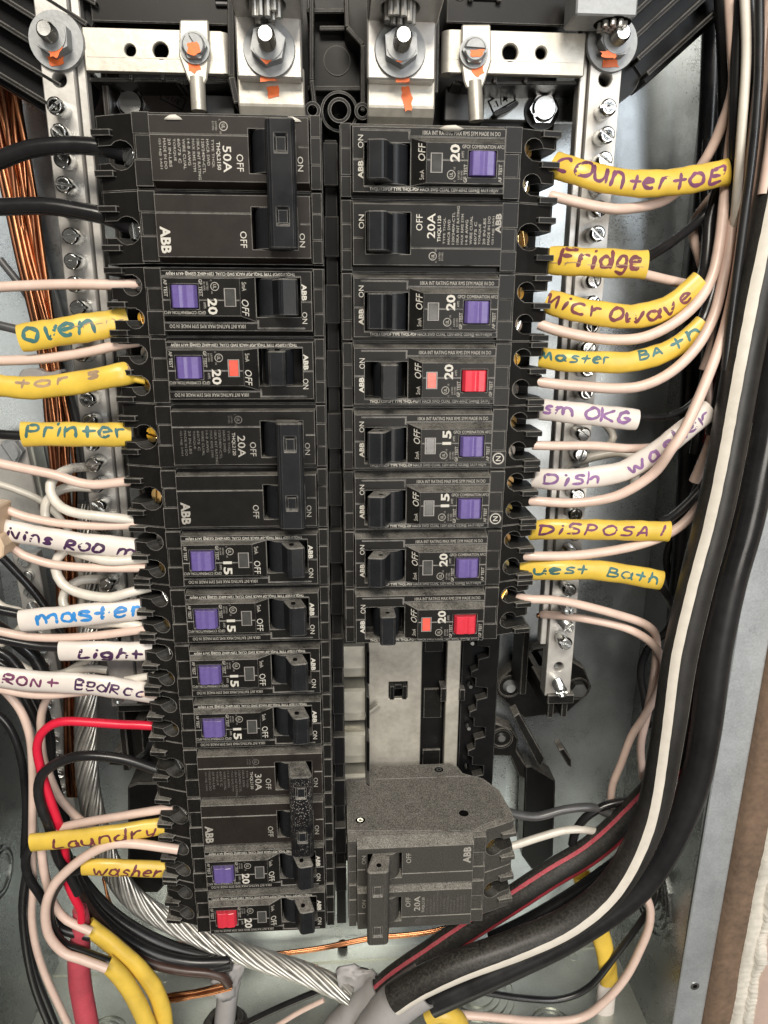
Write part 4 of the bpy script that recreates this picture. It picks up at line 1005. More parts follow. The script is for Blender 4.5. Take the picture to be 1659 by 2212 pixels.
def fin_block(C, ang, label, n=6, w=44):
    o = group_root('finned_cover', 0, 0, 0, label, 'plastic cover'); c = at(*C, -38); o['_c'] = (c.x, c.y, -60); o.location = W(*o['_c'])
    M = Matrix.Rotation(ang, 4, 'Z')
    part('block', MB().box(-26, 26, -w/2, w/2, 4, 20).move(M).mesh('block', P_DRK, .6), o)
    for i in range(n): part('fin', MB().box(-26.5, 26.5, -w/2+3+i*(w-6)/(n-1)-.9, -w/2+3+i*(w-6)/(n-1)+.9, 19.5, 27).move(M).mesh('fin', P_BLK, .3), o)
    return o
fin_block((25, 40), -.52, 'black finned cover in the top left corner', 6, 46); fin_block((1452, -18), .72, 'black finned cover at the top right beside the neutral lug', 6, 40)
b_foot = group_root('support_pad', -100, 10, -60, 'black rounded foot behind the hole at the top of the left neutral bar', 'bracket'); c = at(128, 168, -42); child_abs('pad', MB().cyl((c.x, c.y, -60), (0, 0, 1), 11, 19, 24), P_DRK, b_foot, bev=.6)
b_foot = group_root('support_pad', 110, 10, -60, 'black rounded foot behind the hole at the top of the right neutral bar', 'bracket'); c = at(1325, 158, -42); child_abs('pad', MB().cyl((c.x, c.y, -60), (0, 0, 1), 11, 19, 24), P_DRK, b_foot, bev=.6)
exec_wires = True
#@@WIRES
# ------------------------------------------------------------------ wires and sleeves, left side
G_L = 'pinkish wires entering the left column'; G_R = 'pinkish wires entering the right column'
G_LOOP = 'white pigtails looping to the neutral bars'
YL = YELJ
wire('thick_wire', [(-30, 358), (0, 346), (65, 322), (140, 314), (200, 316), (245, 324), (285, 335)], 3.2, BLKW, 'upper thick black wire entering the 50A breaker', z=-17)
wire('thick_wire', [(-30, 446), (0, 447), (100, 445), (175, 456), (225, 466), (262, 480), (292, 492)], 3.2, BLKW, 'lower thick black wire entering the 50A breaker', z=-17)
wire('wire', [(-30, 624), (0, 620), (138, 614), (244, 615), (300, 613)], 1.95, PINK, 'pinkish wire crossing the left bar just above the oven sleeve', group=G_L)
wire('wire', [(-20, 700), (0, 703), (46, 714), (80, 722)], 1.7, GREYI, 'dark grey wire running into the left end of the oven sleeve')
sleeve([(44, 731), (100, 722), (180, 709), (276, 694)], 5.3, 3.3, YL, 'yellow sleeve lettered oven in teal', [('oven', .06, .72, 6.8, M_TEA, .4, .62), ('-n-n-', .52, .97, 2.2, M_FAD, .8, .16)], sd=2)
wire('wire', [(-30, 779), (0, 779), (92, 775), (184, 761), (253, 746), (300, 738)], 1.95, PINK, 'pinkish wire crossing the left bar just below the oven sleeve', group=G_L)
sleeve([(-40, 829), (0, 833), (69, 838), (161, 828), (270, 807), (284, 805)], 4.4, 3.2, YL, 'yellow sleeve with smudged faded writing above the printer sleeve', [('tor s i', .22, .95, 3.2, M_FAD, 1.7, .5)], sd=3)
wire('wire', [(270, 812), (292, 818), (315, 822)], 1.6, YL, 'yellow tongue from the smudged sleeve into its breaker', z=-13)
wire('wire', [(-30, 935), (0, 938), (52, 941), (90, 941)], 1.95, BLKW, 'black wire running into the left end of the printer sleeve')
sleeve([(49, 938), (130, 938), (200, 939), (281, 939)], 4.9, 3.3, YL, 'yellow sleeve lettered Printer in teal', [('Printer', .05, .97, 5.2, M_TEA, 1.5, .55)], sd=4)
wire('wire', [(-30, 990), (0, 1001), (72, 1016), (120, 1026), (168, 1042), (204, 1047), (240, 1044), (300, 1037)], 2.0, PINK, 'pinkish wire bending over the bar just below the printer sleeve', group=G_L)
wire('pigtail', [(196, 1008, -34), (165, 1010, -30), (144, 1015, -25), (122, 1028, -20), (109, 1047, -17), (113, 1073, -15), (134, 1097, -13), (168, 1109, -12), (216, 1115, -12), (264, 1120, -13), (305, 1124, -16)], 2.05, WHT, 'white pigtail looping from the left bar to the lower pole of the 20A breaker', group=G_LOOP)
PIG1 = (bpy.data.objects['pigtail'], LASTPA[-1])
wire('pigtail', [(205, 1054, -34), (156, 1052, -30), (125, 1061, -28), (103, 1080, -27), (97, 1104, -26), (103, 1133, -24), (125, 1165, -22), (154, 1189, -17), (192, 1201, -14), (240, 1212, -13), (320, 1206, -15)], 2.05, WHT, 'white pigtail diving behind the Living Room sleeve', group=G_LOOP)
wire('wire', [(-30, 1086), (5, 1097), (48, 1114), (96, 1125), (144, 1132), (216, 1136), (310, 1133)], 1.85, PINK, 'pinkish wire just above the Living Room sleeve', group=G_L)
sleeve([(-30, 1135), (10, 1144), (72, 1156), (168, 1172), (300, 1184)], 4.5, 3.2, WHTJ, 'white sleeve lettered Living Room in dark purple', [('ivins', .14, .46, 4.4, M_DPU, -.4, .55), ('ROO', .52, .78, 4.4, M_DPU, -1.0, .55), ('m', .85, 1.0, 4, M_DPU, -1.3, .5)], sd=5)
wire('wire', [(-30, 1150), (22, 1179), (48, 1198), (96, 1215), (144, 1223), (216, 1227), (315, 1227)], 1.85, PINK, 'pinkish wire just below the Living Room sleeve', group=G_L)
wire('pigtail', [(160, 1184, -20), (144, 1187, -18), (126, 1203, -17), (120, 1229, -16), (134, 1260, -14), (163, 1278, -13), (204, 1288, -12), (240, 1290, -12), (271, 1282, -12), (325, 1268, -15)], 2.1, WHT, 'white pigtail making the big bend above the master sleeve', group=G_LOOP)
wire('pigtail', [(225, 1251, -34), (173, 1254, -30), (146, 1272, -28), (136, 1294, -26), (142, 1315, -24), (160, 1338, -22), (204, 1349, -19), (240, 1345, -17), (290, 1350, -16), (320, 1358, -17)], 2.1, WHT, 'white pigtail passing behind the master sleeve', group=G_LOOP)
wire('pigtail', [(-20, 1290), (10, 1312), (48, 1322), (52, 1345), (30, 1370), (0, 1395)], 1.9, WHT, 'beige wire loop at the left edge beside the master sleeve', z=-60)
wire('wire', [(-30, 1313), (0, 1318), (46, 1327), (80, 1332)], 2.0, BLKW, 'black wire running into the master sleeve')
sleeve([(45, 1341), (120, 1334), (200, 1326), (315, 1314)], 5.0, 3.3, WHTJ, 'white sleeve lettered master in bright blue', [('master', .14, .99, 5.6, M_BLU, .5, .72)], sd=6)
wire('wire', [(-30, 1360), (0, 1364), (60, 1375), (132, 1378), (216, 1372), (330, 1357)], 1.85, PINK, 'pinkish wire between the master and Light sleeves', group=G_L)
wire('wire', [(-20, 1376), (40, 1388), (90, 1396), (150, 1399)], 2.0, BLKW, 'black wire running into the Light sleeve', z=-14)
wire('wire', [(-30, 1340), (0, 1358), (40, 1390), (75, 1420), (90, 1450), (100, 1475)], 3.3, BLKW, 'thick black wire slanting down behind the Light and Bedroom sleeves', z=-45)
sleeve([(130, 1406), (200, 1406), (327, 1407)], 4.5, 3.2, WHTJ, 'white sleeve lettered Light in black purple', [('Light', .22, .92, 4.6, M_DPU, -.4, .62)], sd=7)
wire('pigtail', [(146, 1454), (170, 1447), (200, 1444), (232, 1448)], 1.9, WHT, 'short white wire just above the Bedroom sleeve', z=-28)
wire('wire', [(270, 1469), (300, 1464), (335, 1458)], 1.7, WHT, 'thin white wire above the right end of the Bedroom sleeve', z=-16)
wire('wire', [(-40, 1480), (0, 1488), (60, 1499), (110, 1501), (160, 1496), (240, 1490), (340, 1500)], 1.9, PINK, 'pinkish wire hugging the underside of the Bedroom sleeve', z=-14, group=G_L)
sleeve([(-40, 1455), (0, 1462), (72, 1471), (168, 1476), (240, 1484), (335, 1498)], 5.0, 3.4, WHTJ, 'white sleeve lettered Front Bedroom in purple', [('RON', .13, .36, 4.6, M_PUR, .8, .5), ('t', .38, .46, 4.2, M_PUR, .8, .5), ('BEdR', .54, .80, 4.8, M_DPU, .6, .45), ('OO', .81, .94, 3.6, M_DPU, .2, .45)], sd=8)
wire('wire', [(350, 1570), (300, 1566), (264, 1565), (192, 1560), (144, 1558), (115, 1564), (90, 1584), (80, 1616), (89, 1664), (101, 1705), (122, 1765), (136, 1810), (142, 1853), (147, 1905), (160, 1938), (174, 1965), (176, 1990)], 2.05, REDW, 'bright red wire bending from a breaker down the left side', z=-18)
wire('jacket', [(172, 1962), (176, 1985), (174, 2020), (171, 2061), (172, 2115), (180, 2165), (196, 2250)], 5.6, REDJ, 'thick faded red cable at the bottom left', 'cable', z=-24, r_fn=lambda t: .62+.38*min(1, t*3.2), wob=.01, sides=20)
wire('wire', [(360, 1668), (336, 1662), (276, 1642), (216, 1633), (168, 1634), (120, 1650), (91, 1674), (83, 1703), (89, 1741), (106, 1785), (125, 1853), (150, 1890), (170, 1930)], 2.3, BLKW, 'black wire arching above the laundry sleeve', z=-15)
wire('wire', [(-10, 1478), (14, 1496), (43, 1532), (60, 1573), (68, 1616), (71, 1693), (70, 1789), (70, 1853), (72, 1917), (69, 1981), (78, 2045), (99, 2109), (128, 2173), (170, 2260)], 1.95, PINK, 'long pinkish wire down the left wall', z=-28)
wire('wire', [(118, 1490), (104, 1505), (91, 1537), (88, 1585), (94, 1640), (104, 1668), (125, 1717), (149, 1748), (175, 1772), (200, 1790)], 2.0, PINK, 'pale wire passing behind the bright red wire', z=-34)
wire('wire', [(375, 1745), (346, 1749), (256, 1764), (160, 1781), (112, 1798), (92, 1822), (91, 1850), (97, 1890), (112, 1943), (134, 1978), (160, 1996), (196, 2012)], 2.1, PINK, 'pinkish wire running above the laundry sleeve and down into the yellow cable', z=-18)
sleeve([(68, 1820), (150, 1812), (250, 1800), (378, 1780)], 4.6, 3.4, YL, 'yellow sleeve lettered Laundry in maroon', [('Laundry', .16, .88, 6.2, M_BRN, -.6, .55)], sd=9, z=-10)
wire('wire', [(385, 1835), (358, 1831), (288, 1822), (240, 1824), (192, 1845), (144, 1882), (112, 1919), (98, 1968), (106, 2020), (138, 2058), (176, 2072), (230, 2092)], 2.25, PINK, 'pinkish wire looping round below the laundry sleeve to the second yellow cable', z=-9)
sleeve([(179, 1872), (250, 1874), (385, 1879)], 4.5, 3.4, YL, 'yellow sleeve lettered washer in maroon', [('washer', .13, .83, 5.8, M_BRN, -.4, .55)], sd=10, z=-12)
wire('wire', [(200, 1874), (179, 1876), (144, 1890), (122, 1917), (108, 1950), (110, 1991), (134, 2036), (179, 2057), (236, 2078)], 2.3, BLKW, 'black wire bending from the washer sleeve down into the yellow cable', z=-16)
wire('wire', [(95, 1818), (74, 1822), (57, 1847), (60, 1890), (88, 1935), (112, 1975), (134, 2008), (196, 2024)], 2.2, BLKW, 'black wire leaving the laundry sleeve down the left side', z=-22)
wire('wire', [(62, 1860), (54, 1900), (48, 1955), (52, 2020), (64, 2093), (83, 2157), (125, 2260)], 1.9, BLKW, 'outer black wire following the left wall to the bottom', z=-30)
wire('wire', [(70, 1880), (62, 1930), (57, 1985), (64, 2050), (78, 2110), (100, 2165), (138, 2260)], 1.9, BLKW, 'inner black wire following the left wall to the bottom', z=-32)
for P, lb, sd, zz in (([(188, 1998), (206, 2012), (235, 2035), (272, 2066), (306, 2098), (336, 2140), (352, 2190), (360, 2260)], 'upper yellow jacketed cable at the bottom left', 11, -24), ([(228, 2078), (250, 2098), (272, 2125), (296, 2165), (318, 2215), (330, 2260)], 'lower yellow jacketed cable at the bottom left', 12, -17)):
    pa = Path(pz(P, zz), 3); top('yellow_cable', sweep(MB(), pa, 4.7, 3.6, 20, wob=.03, seed=sd, inner=.8), YELJ, lb, 'cable')
for i, (P, r, m, lb, zz) in enumerate((([(150, 1860), (178, 1905), (224, 1958), (288, 2006), (368, 2045), (448, 2066), (500, 2068)], 3.6, BLKW, 'uppermost black wire of the bundle curving right along the bottom', -44),
        ([(120, 1800), (150, 1870), (176, 1925), (210, 1974), (262, 2020), (330, 2058), (410, 2078), (497, 2078)], 3.4, BLKW, 'middle black wire of the bundle curving right along the bottom', -38),
        ([(130, 1830), (160, 1905), (190, 1960), (236, 2012), (300, 2058), (370, 2085), (440, 2095), (500, 2085)], 2.8, BLKW, 'thin black wire of the bundle under the thicker ones', -36),
        ([(110, 1800), (150, 1885), (176, 1940), (214, 1992), (262, 2040), (320, 2078), (390, 2096), (450, 2102), (480, 2110), (494, 2128)], 2.6, BRNW, 'brown wire along the underside of the black bundle', -34),
        ([(100, 1700), (104, 1760), (122, 1815), (140, 1870), (160, 1925), (180, 1960)], 3.4, BLKW, 'thick black wire beside the bright red wire', -40),
        ([(145, 1850), (172, 1890), (215, 1940), (275, 1992), (350, 2034), (420, 2056), (480, 2062)], 2.4, BLKW, 'back black wire of the bundle curving right', -50))):
    wire('bundle_wire', P, r, m, lb, z=zz)

# stranded aluminium neutral cable
def rope(name, P, R, n, r, mat, label, cat, z, turns, step=5):
    pa = Path(pz(P, z), step); c = pa.p[-1]; o = group_root(name, c.x, c.y, c.z, label, cat)
    for layer, (RR, m, rr) in enumerate(((0, 1, R*.62), (R-r, n, r))):
        for k in range(m):
            pts = []
            for i in range(pa.n):
                a = 2*PI*k/m+turns*2*PI*pa.L[i]/pa.L[-1]+.10*math.sin(i*.23+k*2.1); pts.append(pa.p[i]+(pa.B[i]*math.cos(a)+pa.N[i]*math.sin(a))*RR)
            q = Path.__new__(Path); q.p = pts; q.n = len(pts); q.L = pa.L; q.t = pa.t; q.N = pa.N; q.B = pa.B
            child_abs('strand', sweep(MB(), q, rr, rr, 7, caps=True), mat, o)
    return o
rope('stranded_cable', [(172, 1090, -90), (184, 1180, -84), (191, 1290, -76), (192, 1400, -66), (188, 1500, -56), (186, 1600, -54), (190, 1690, -52), (203, 1760, -52), (225, 1835, -52), (256, 1900, -52), (304, 1954, -52), (384, 2000, -50), (464, 2036, -46), (560, 2072, -40), (650, 2100, -34), (725, 2132, -28), (762, 2150, -24)], 5.9, 14, 1.3, STRAND, 'thick twisted aluminium cable sweeping across the bottom', 'cable', -60, 4.2)
# copper bundle
cb = group_root('copper_bundle', -130, -250, -80, 'bundle of bare copper wires running down behind the left neutral bar', 'ground wires')
rg = random.Random(11); spine = [(-6, 90), (4, 200), (20, 300), (38, 420), (62, 560), (92, 690), (112, 800), (124, 900), (132, 1000), (138, 1110), (143, 1200), (146, 1300), (149, 1400), (150, 1480), (150, 1560), (152, 1640), (158, 1720)]
wd2 = [62, 60, 58, 56, 52, 42, 32, 40, 44, 40, 36, 34, 28, 22, 20, 18, 16]
for k in range(26):
    f = rg.uniform(-1, 1)*.92; f2 = rg.uniform(-1, 1)*.92; dz = rg.uniform(-7, 7); P = []
    for i, (a, b) in enumerate(spine):
        t = i/(len(spine)-1); w_ = (f*(1-t)+f2*t)+.16*math.sin(i*1.3+k)
        P.append(tuple(at(a+w_*wd2[i]*.62, b, -76+dz*.8+2*math.sin(i+k*.7))))
    pa = Path(P, 9); child_abs('copper_strand', sweep(MB(), pa, rg.choice((1.0, 1.15, 1.25)), None, 7), COPPER if k % 3 else COPD, cb)
for k in range(9):
    pa = Path([tuple(at(-30+k*3, 240+k*8, -88)), tuple(at(20+k*4, 430, -90)), tuple(at(95+k*4, 660, -90)), tuple(at(140+k*4, 860, -92)), tuple(at(168+k*3, 1060, -92)), tuple(at(178+k*2, 1300, -94))], 9)
    child_abs('grey_strand', sweep(MB(), pa, 1.2, None, 7), WASH, cb)
cl = group_root('cable_clip', -140, -80, -70, 'milky plastic clip round the copper bundle above the smudged sleeve', 'clip')
child_abs('strap', MB().pxy(D((44, 806), (52, 797), (88, 797), (96, 804), (118, 804), (124, 798), (135, 800), (132, 828), (44, 826), z=-66)[::-1], -72, -64), NYL, cl, bev=.8)
tn = group_root('tan_connector', -190, -190, -20, 'tan plastic connector body at the left edge above the Living Room sleeve', 'connector')
child_abs('shell', MB().pxy(D((-30, 1092), (-4, 1096), (-2, 1180), (-30, 1186), z=-4)[::-1], -16, -4), TAN, tn, bev=.6)
child_abs('lip', MB().pxy(D((-30, 1150), (-2, 1160), (4, 1172), (8, 1182), (6, 1204), (-8, 1212), (-30, 1212), z=-2)[::-1], -18, -2), TAN, tn, bev=.6)
# frayed jacket at the lower left middle and copper tail
def frill(name, P, z, mat, label, cat, sd, thick=1.2):
    """a crumpled flap of torn jacket: folded rings closing on a middle"""
    rg = random.Random(sd); out = []
    for i in range(len(P)):
        for k in range(3):
            t = k/3; out.append((P[i][0]*(1-t)+P[(i+1) % len(P)][0]*t+rg.uniform(-2.5, 2.5), P[i][1]*(1-t)+P[(i+1) % len(P)][1]*t+rg.uniform(-2.5, 2.5)))
    mx = sum(p[0] for p in out)/len(out); my = sum(p[1] for p in out)/len(out); n = len(out); vs = []; fs = []
    ts = (1, .78, .5, .2)
    for j, t in enumerate(ts):
        for i in range(n): vs.append(tuple(at(mx+(out[i][0]-mx)*t, my+(out[i][1]-my)*t, z+(2.2*math.sin(i*.55+j*1.7)+rg.uniform(-.5, .5))*t+(1-t)*3)))
    for j in range(len(ts)-1): fs += [(j*n+i, j*n+(i+1) % n, (j+1)*n+(i+1) % n, (j+1)*n+i) for i in range(n)]
    fs.append(tuple((len(ts)-1)*n+i for i in range(n)))
    m = len(vs); vs2 = [(x, y, zz-thick) for x, y, zz in vs]
    mb = MB().add(vs+vs2, fs+[tuple(i+m for i in f)[::-1] for f in fs]+[(i, i+m, (i+1) % n+m, (i+1) % n) for i in range(n)], True)
    return top(name, mb, mat, label, cat)
frill('torn_jacket', [(455, 2120), (470, 2100), (492, 2098), (505, 2080), (530, 2075), (528, 2100), (510, 2130), (505, 2160), (480, 2165), (462, 2150)], -40, GRYJ, 'torn pale jacket end where the black wires enter at the bottom', 'torn jacket', 1)
wire('grey_cable', [(500, 2110), (492, 2150), (486, 2200), (480, 2260)], 6, GRYJ, 'grey cable rising from the floor under the torn jacket', 'cable', z=-46, sides=18)
cc_ = group_root('conduit_bushing', -62, YB, -44, 'dark grey bushing on the cabinet floor round the grey cable', 'bushing'); c = at(485, 2205, -46)
child_abs('collar', MB().ring((c.x, YB, -46), (0, 1, 0), 7, 11, 7, 28), BIGW, cc_, bev=.5); child_abs('flange', MB().ring((c.x, YB, -46), (0, 1, 0), 8, 13.5, 2.5, 28), BIGW, cc_, bev=.4)
def copper_tail(P, z, n, r, label, sd):
    rg = random.Random(sd); c = at(*P[0][:2], z); o = group_root('copper_tail', c.x, c.y, c.z, label, 'copper wire')
    for k in range(n):
        q = [(a+rg.uniform(-3, 3), b+(k-n/2)*3.2+rg.uniform(-1, 1)) for a, b in P]; child_abs('copper_strand', sweep(MB(), Path(pz(q, z+rg.uniform(-1, 1)), 4), r, None, 7), COPPER, o)
copper_tail([(345, 2160), (380, 2156), (416, 2149), (460, 2140), (500, 2130)], -38, 5, 1.0, 'short bare copper tail leaving the torn jacket to the left', 2)
copper_tail([(560, 2066), (620, 2060), (697, 2050), (760, 2036), (813, 2027), (870, 2022), (940, 2012), (1010, 1990)], -52, 3, .8, 'thin bare copper wires under the two columns of breakers', 3)
copper_tail([(225, 1900), (236, 1950), (262, 1990), (320, 2026), (400, 2044), (470, 2056)], -74, 3, .8, 'thin dull copper wires behind the black bundle', 4)
wire('wire', [(520, 2216), (600, 2178), (690, 2140), (730, 2128)], 1.8, BLKW, 'black wire slanting up to the grey jacket at the bottom middle', z=-30)
wire('wire', [(560, 2240), (640, 2190), (700, 2160)], 1.4, PINK, 'thin pale wire beside the slanting black wire at the bottom middle', z=-30)

# ------------------------------------------------------------------ wires and sleeves, right side
SR = -11
sleeve([(1196, 356), (1250, 372), (1310, 388), (1384, 397), (1474, 391), (1572, 372)], 4.9, 3.4, YL, 'yellow sleeve lettered Countertop in purple', [('cOun', .03, .42, 7.0, M_PUR, .6, .62), ('ter', .43, .66, 5.6, M_PUR, -.2, .6), ('toE', .67, .97, 6.2, M_PUR, -.4, .6)], sd=21)
wire('wire', [(1190, 423, -14), (1207, 427, -13), (1294, 447, -13), (1354, 451, -14), (1432, 434, -20), (1490, 390, -24), (1530, 334, -20), (1560, 268, -16), (1584, 190, -12), (1582, 100, -10), (1574, -30, -10)], 2.0, PINK, 'pinkish wire passing behind the Countertop sleeve and up', group=G_R)
sleeve([(1186, 562), (1260, 566), (1395, 572)], 5.4, 3.6, YL, 'yellow sleeve lettered Fridge in maroon', [('Fridge', .12, .94, 6.6, M_BRN, .6, .72), ('-n--n-', .02, .98, 2.0, M_FAD, -1.2, .15)], sd=22)
wire('wire', [(1375, 560, -12), (1395, 557, -13), (1449, 524, -18), (1503, 482, -24), (1540, 440, -24), (1556, 400, -22), (1572, 330, -18), (1594, 200, -12), (1604, -30, -10)], 2.0, BLKW, 'black wire rising from the Fridge sleeve')
wire('wire', [(1370, 588, -14), (1386, 591, -14), (1449, 606, -17), (1490, 613, -22), (1520, 600, -28), (1512, 560, -30), (1499, 518, -30), (1500, 480, -30), (1526, 440, -28), (1560, 400, -26)], 1.9, PINK, 'pinkish wire leaving the Fridge sleeve and bending up', group=G_R)
sleeve([(1184, 651), (1240, 667), (1300, 678), (1362, 684), (1422, 673), (1472, 646), (1514, 607)], 4.8, 3.4, YL, 'yellow sleeve lettered Microwave in maroon', [('Micr', -.03, .33, 5.4, M_BRN, .2, .58), ('Owav', .37, .80, 5.4, M_BRN, -.2, .6), ('e', .82, .91, 4.8, M_BRN, -.2, .55)], sd=23)
wire('wire', [(1505, 615, -12), (1521, 587, -16), (1529, 527, -20), (1534, 470, -22), (1560, 380, -22), (1600, 250, -20)], 2.4, BLKW, 'black wire rising from the Microwave sleeve')
wire('wire', [(1165, 700, -14), (1194, 711, -12), (1269, 728, -11), (1329, 734, -10), (1389, 729, -9), (1449, 702, -8), (1503, 657, -8), (1537, 600, -10), (1554, 527, -12), (1566, 422, -14), (1580, 300, -14), (1600, 180, -14), (1640, -30, -14)], 2.15, PINK, 'pinkish wire curving under the Microwave sleeve', group=G_R)
sleeve([(1168, 773), (1230, 780), (1300, 782), (1359, 782), (1434, 762), (1488, 730), (1520, 698)], 4.3, 3.2, YL, 'yellow sleeve lettered Master Bath in teal', [('Master', .0, .40, 3.6, M_TEA, 1.0, .42), ('BA', .56, .72, 3.4, M_TEA, 1.6, .42), ('th', .76, .97, 4.4, M_TEA, 1.2, .5)], sd=24)
wire('wire', [(1508, 705, -11), (1520, 688, -12), (1536, 640, -13), (1553, 572, -15), (1574, 482, -14), (1586, 392, -12), (1588, 300, -9), (1592, 150, -8), (1600, -30, -8)], 2.35, BLKW, 'long black wire rising from the Master Bath sleeve in front of the bundle')
wire('wire', [(1160, 824, -14), (1194, 829, -12), (1254, 834, -11), (1329, 839, -10), (1389, 833, -8), (1449, 804, -6), (1503, 752, -6), (1541, 684, -8), (1562, 602, -10), (1580, 500, -12), (1590, 400, -14), (1618, 200, -16), (1660, -30, -16)], 2.15, PINK, 'pinkish wire curving under the Master Bath sleeve', group=G_R)
sleeve([(1166, 884), (1240, 892), (1376, 907)], 4.5, 3.3, WHTJ, 'white sleeve lettered Smoke in purple', [('sm', .04, .36, 4.4, M_LPU, .6, .55), ('OKG', .42, .93, 5.2, M_LPU, .4, .6)], sd=25)
wire('wire', [(1360, 899, -11), (1377, 900, -12), (1434, 901, -14), (1479, 884, -16), (1511, 852, -16), (1533, 798, -15), (1553, 722, -14), (1569, 632, -13), (1588, 542, -12), (1592, 400, -12), (1602, 200, -10), (1625, -30, -10)], 1.5, BLKW, 'thin dark wire rising from the Smoke sleeve')
wire('wire', [(1150, 962, -14), (1194, 963, -13), (1284, 963, -13), (1362, 969, -14), (1430, 962, -18), (1480, 930, -22)], 1.95, PINK, 'pinkish wire ending behind the Dish washer sleeve', group=G_R)
sleeve([(1152, 1033), (1210, 1036), (1277, 1031), (1346, 1018, -9), (1400, 988, -6), (1440, 960, -4), (1480, 928, -4), (1533, 886, -6)], 4.6, 3.4, WHTJ, 'white sleeve lettered Dish washer in purple', [('Dish', .06, .36, 5.0, M_LPU, .2, .55), ('washer', .50, .97, 5.4, M_LPU, .2, .6)], sd=26)
wire('wire', [(1140, 1081, -14), (1164, 1083, -12), (1248, 1086, -10), (1335, 1070, -6), (1410, 1024, -2), (1450, 970, 4), (1480, 925, 4), (1526, 821, 1), (1567, 705, -3), (1592, 589, -6), (1612, 440, -6), (1632, 250, -6), (1650, 100, -6), (1668, -30, -6)], 2.1, PINK, 'pinkish wire crossing in front of the Dish washer sleeve', group=G_R)
wire('pigtail', [(1215, 1020, -36), (1245, 1000, -32), (1277, 988, -30), (1335, 977, -28), (1368, 988, -28), (1376, 1010, -30), (1368, 1040, -34)], 2.1, WHT, 'white pigtail arching behind the Dish washer sleeve', group=G_LOOP)
wire('pigtail', [(1250, 984, -38), (1285, 976, -40), (1310, 965, -42), (1325, 945, -44), (1312, 922, -46), (1290, 905, -48)], 1.8, WHT, 'small white loop behind the Smoke sleeve', group=G_LOOP)
sleeve([(1142, 1146), (1220, 1143), (1445, 1148)], 4.6, 3.3, YL, 'yellow sleeve lettered Disposal in maroon', [('DiSPOSA', .07, .86, 4.6, M_PUR, .2, .5), ('l', .90, .97, 4.4, M_PUR, .6, .6)], sd=27)
wire('wire', [(1420, 1130, -13), (1439, 1124, -14), (1468, 1103, -16), (1509, 1062, -18), (1545, 1010, -18), (1580, 920, -20)], 2.0, BLKW, 'black wire leaving the Disposal sleeve upward')
wire('wire', [(1128, 1200, -14), (1149, 1201, -12), (1248, 1199, -11), (1364, 1181, -12), (1451, 1149, -14), (1503, 1102, -16), (1540, 1040, -18), (1565, 960, -20)], 2.1, PINK, 'pinkish wire passing under the Disposal sleeve', group=G_R)
sleeve([(1126, 1231), (1200, 1232), (1277, 1231), (1350, 1240), (1428, 1254)], 4.6, 3.3, YL, 'yellow sleeve lettered Guest Bath in teal', [('uest', .09, .46, 4.0, M_TEA, .8, .48), ('Bath', .58, .98, 4.6, M_TEA, .6, .48)], sd=28)
wire('wire', [(1415, 1262, -14), (1430, 1272, -16), (1455, 1317, -24), (1440, 1362, -34), (1400, 1400, -40), (1384, 1450, -42), (1392, 1510, -42), (1400, 1570, -40)], 2.0, BLKW, 'black wire looping down from the Guest Bath sleeve')
wire('wire', [(1120, 1290, -16), (1143, 1294, -13), (1219, 1299, -13), (1335, 1328, -14), (1399, 1352, -18), (1418, 1386, -22), (1412, 1468, -26), (1396, 1550, -28), (1384, 1610, -28), (1388, 1680, -30)], 2.0, PINK, 'pinkish wire from the lowest right breaker bending down', group=G_R)
wire('wire', [(1172, 1328, -36), (1184, 1328, -33), (1254, 1335, -22), (1352, 1357, -18), (1410, 1392, -18), (1434, 1439, -20), (1418, 1497, -22), (1390, 1550, -24), (1364, 1590, -26), (1341, 1650, -28), (1322, 1700, -30), (1318, 1760, -32)], 1.95, PINK, 'pinkish wire leaving the right bar and bending down', group=G_R)
wire('copper_tip', [(1160, 1329), (1174, 1330), (1192, 1329)], 1.2, COPPER, 'short bare copper tip left of the right bar below the breakers', z=-40)
wire('wire', [(1085, 1750), (1112, 1758), (1161, 1764), (1219, 1749), (1277, 1744), (1320, 1758), (1370, 1750)], 2.2, GREYI, 'dusty dark grey wire right of the lone dusty breaker', z=-26)
wire('wire', [(1080, 1832), (1112, 1826), (1161, 1810), (1219, 1794), (1262, 1792), (1300, 1800)], 2.0, WHT, 'pale wire right of the lone dusty breaker', z=-24)
wire('wire', [(1236, 1825), (1242, 1800), (1265, 1766), (1306, 1741), (1350, 1730), (1400, 1715)], 2.2, BLKW, 'black wire curling behind the red striped cable', z=-26)
wire('wire', [(1390, 1925), (1404, 1960), (1402, 2000), (1384, 2048), (1352, 2110), (1306, 2163), (1250, 2200), (1161, 2206), (1050, 2196), (940, 2188)], 2.3, PINK, 'pinkish wire sweeping along the bottom right', z=-30)
wire('wire', [(1412, 1885), (1420, 1925), (1395, 1975), (1335, 2057), (1275, 2130), (1210, 2158), (1130, 2156), (1040, 2142), (980, 2130)], 1.9, BLKW, 'black wire sweeping along the bottom right', z=-38)
pa = Path(pz([(1256, 1890), (1276, 1950), (1298, 2022), (1310, 2070), (1316, 2122)], -42), 3); top('yellow_cable', sweep(MB(), pa, 5.4, 3.4, 20, wob=.02, seed=5, inner=.8), YELJ, 'yellow jacketed cable hanging behind the big cables at the bottom right', 'cable')
wire('jacket', [(1314, 2118), (1308, 2160), (1300, 2260)], 5.8, WHTJ, 'pale beige cable below the yellow jacket at the bottom right', 'cable', z=-44, b=3.6, sides=18)
wire('jacket', [(925, 2200), (950, 2188), (985, 2200), (1000, 2230)], 5.0, YELJ, 'short bit of yellow cable under the grey jacket at the bottom', 'cable', z=-24, sides=16)

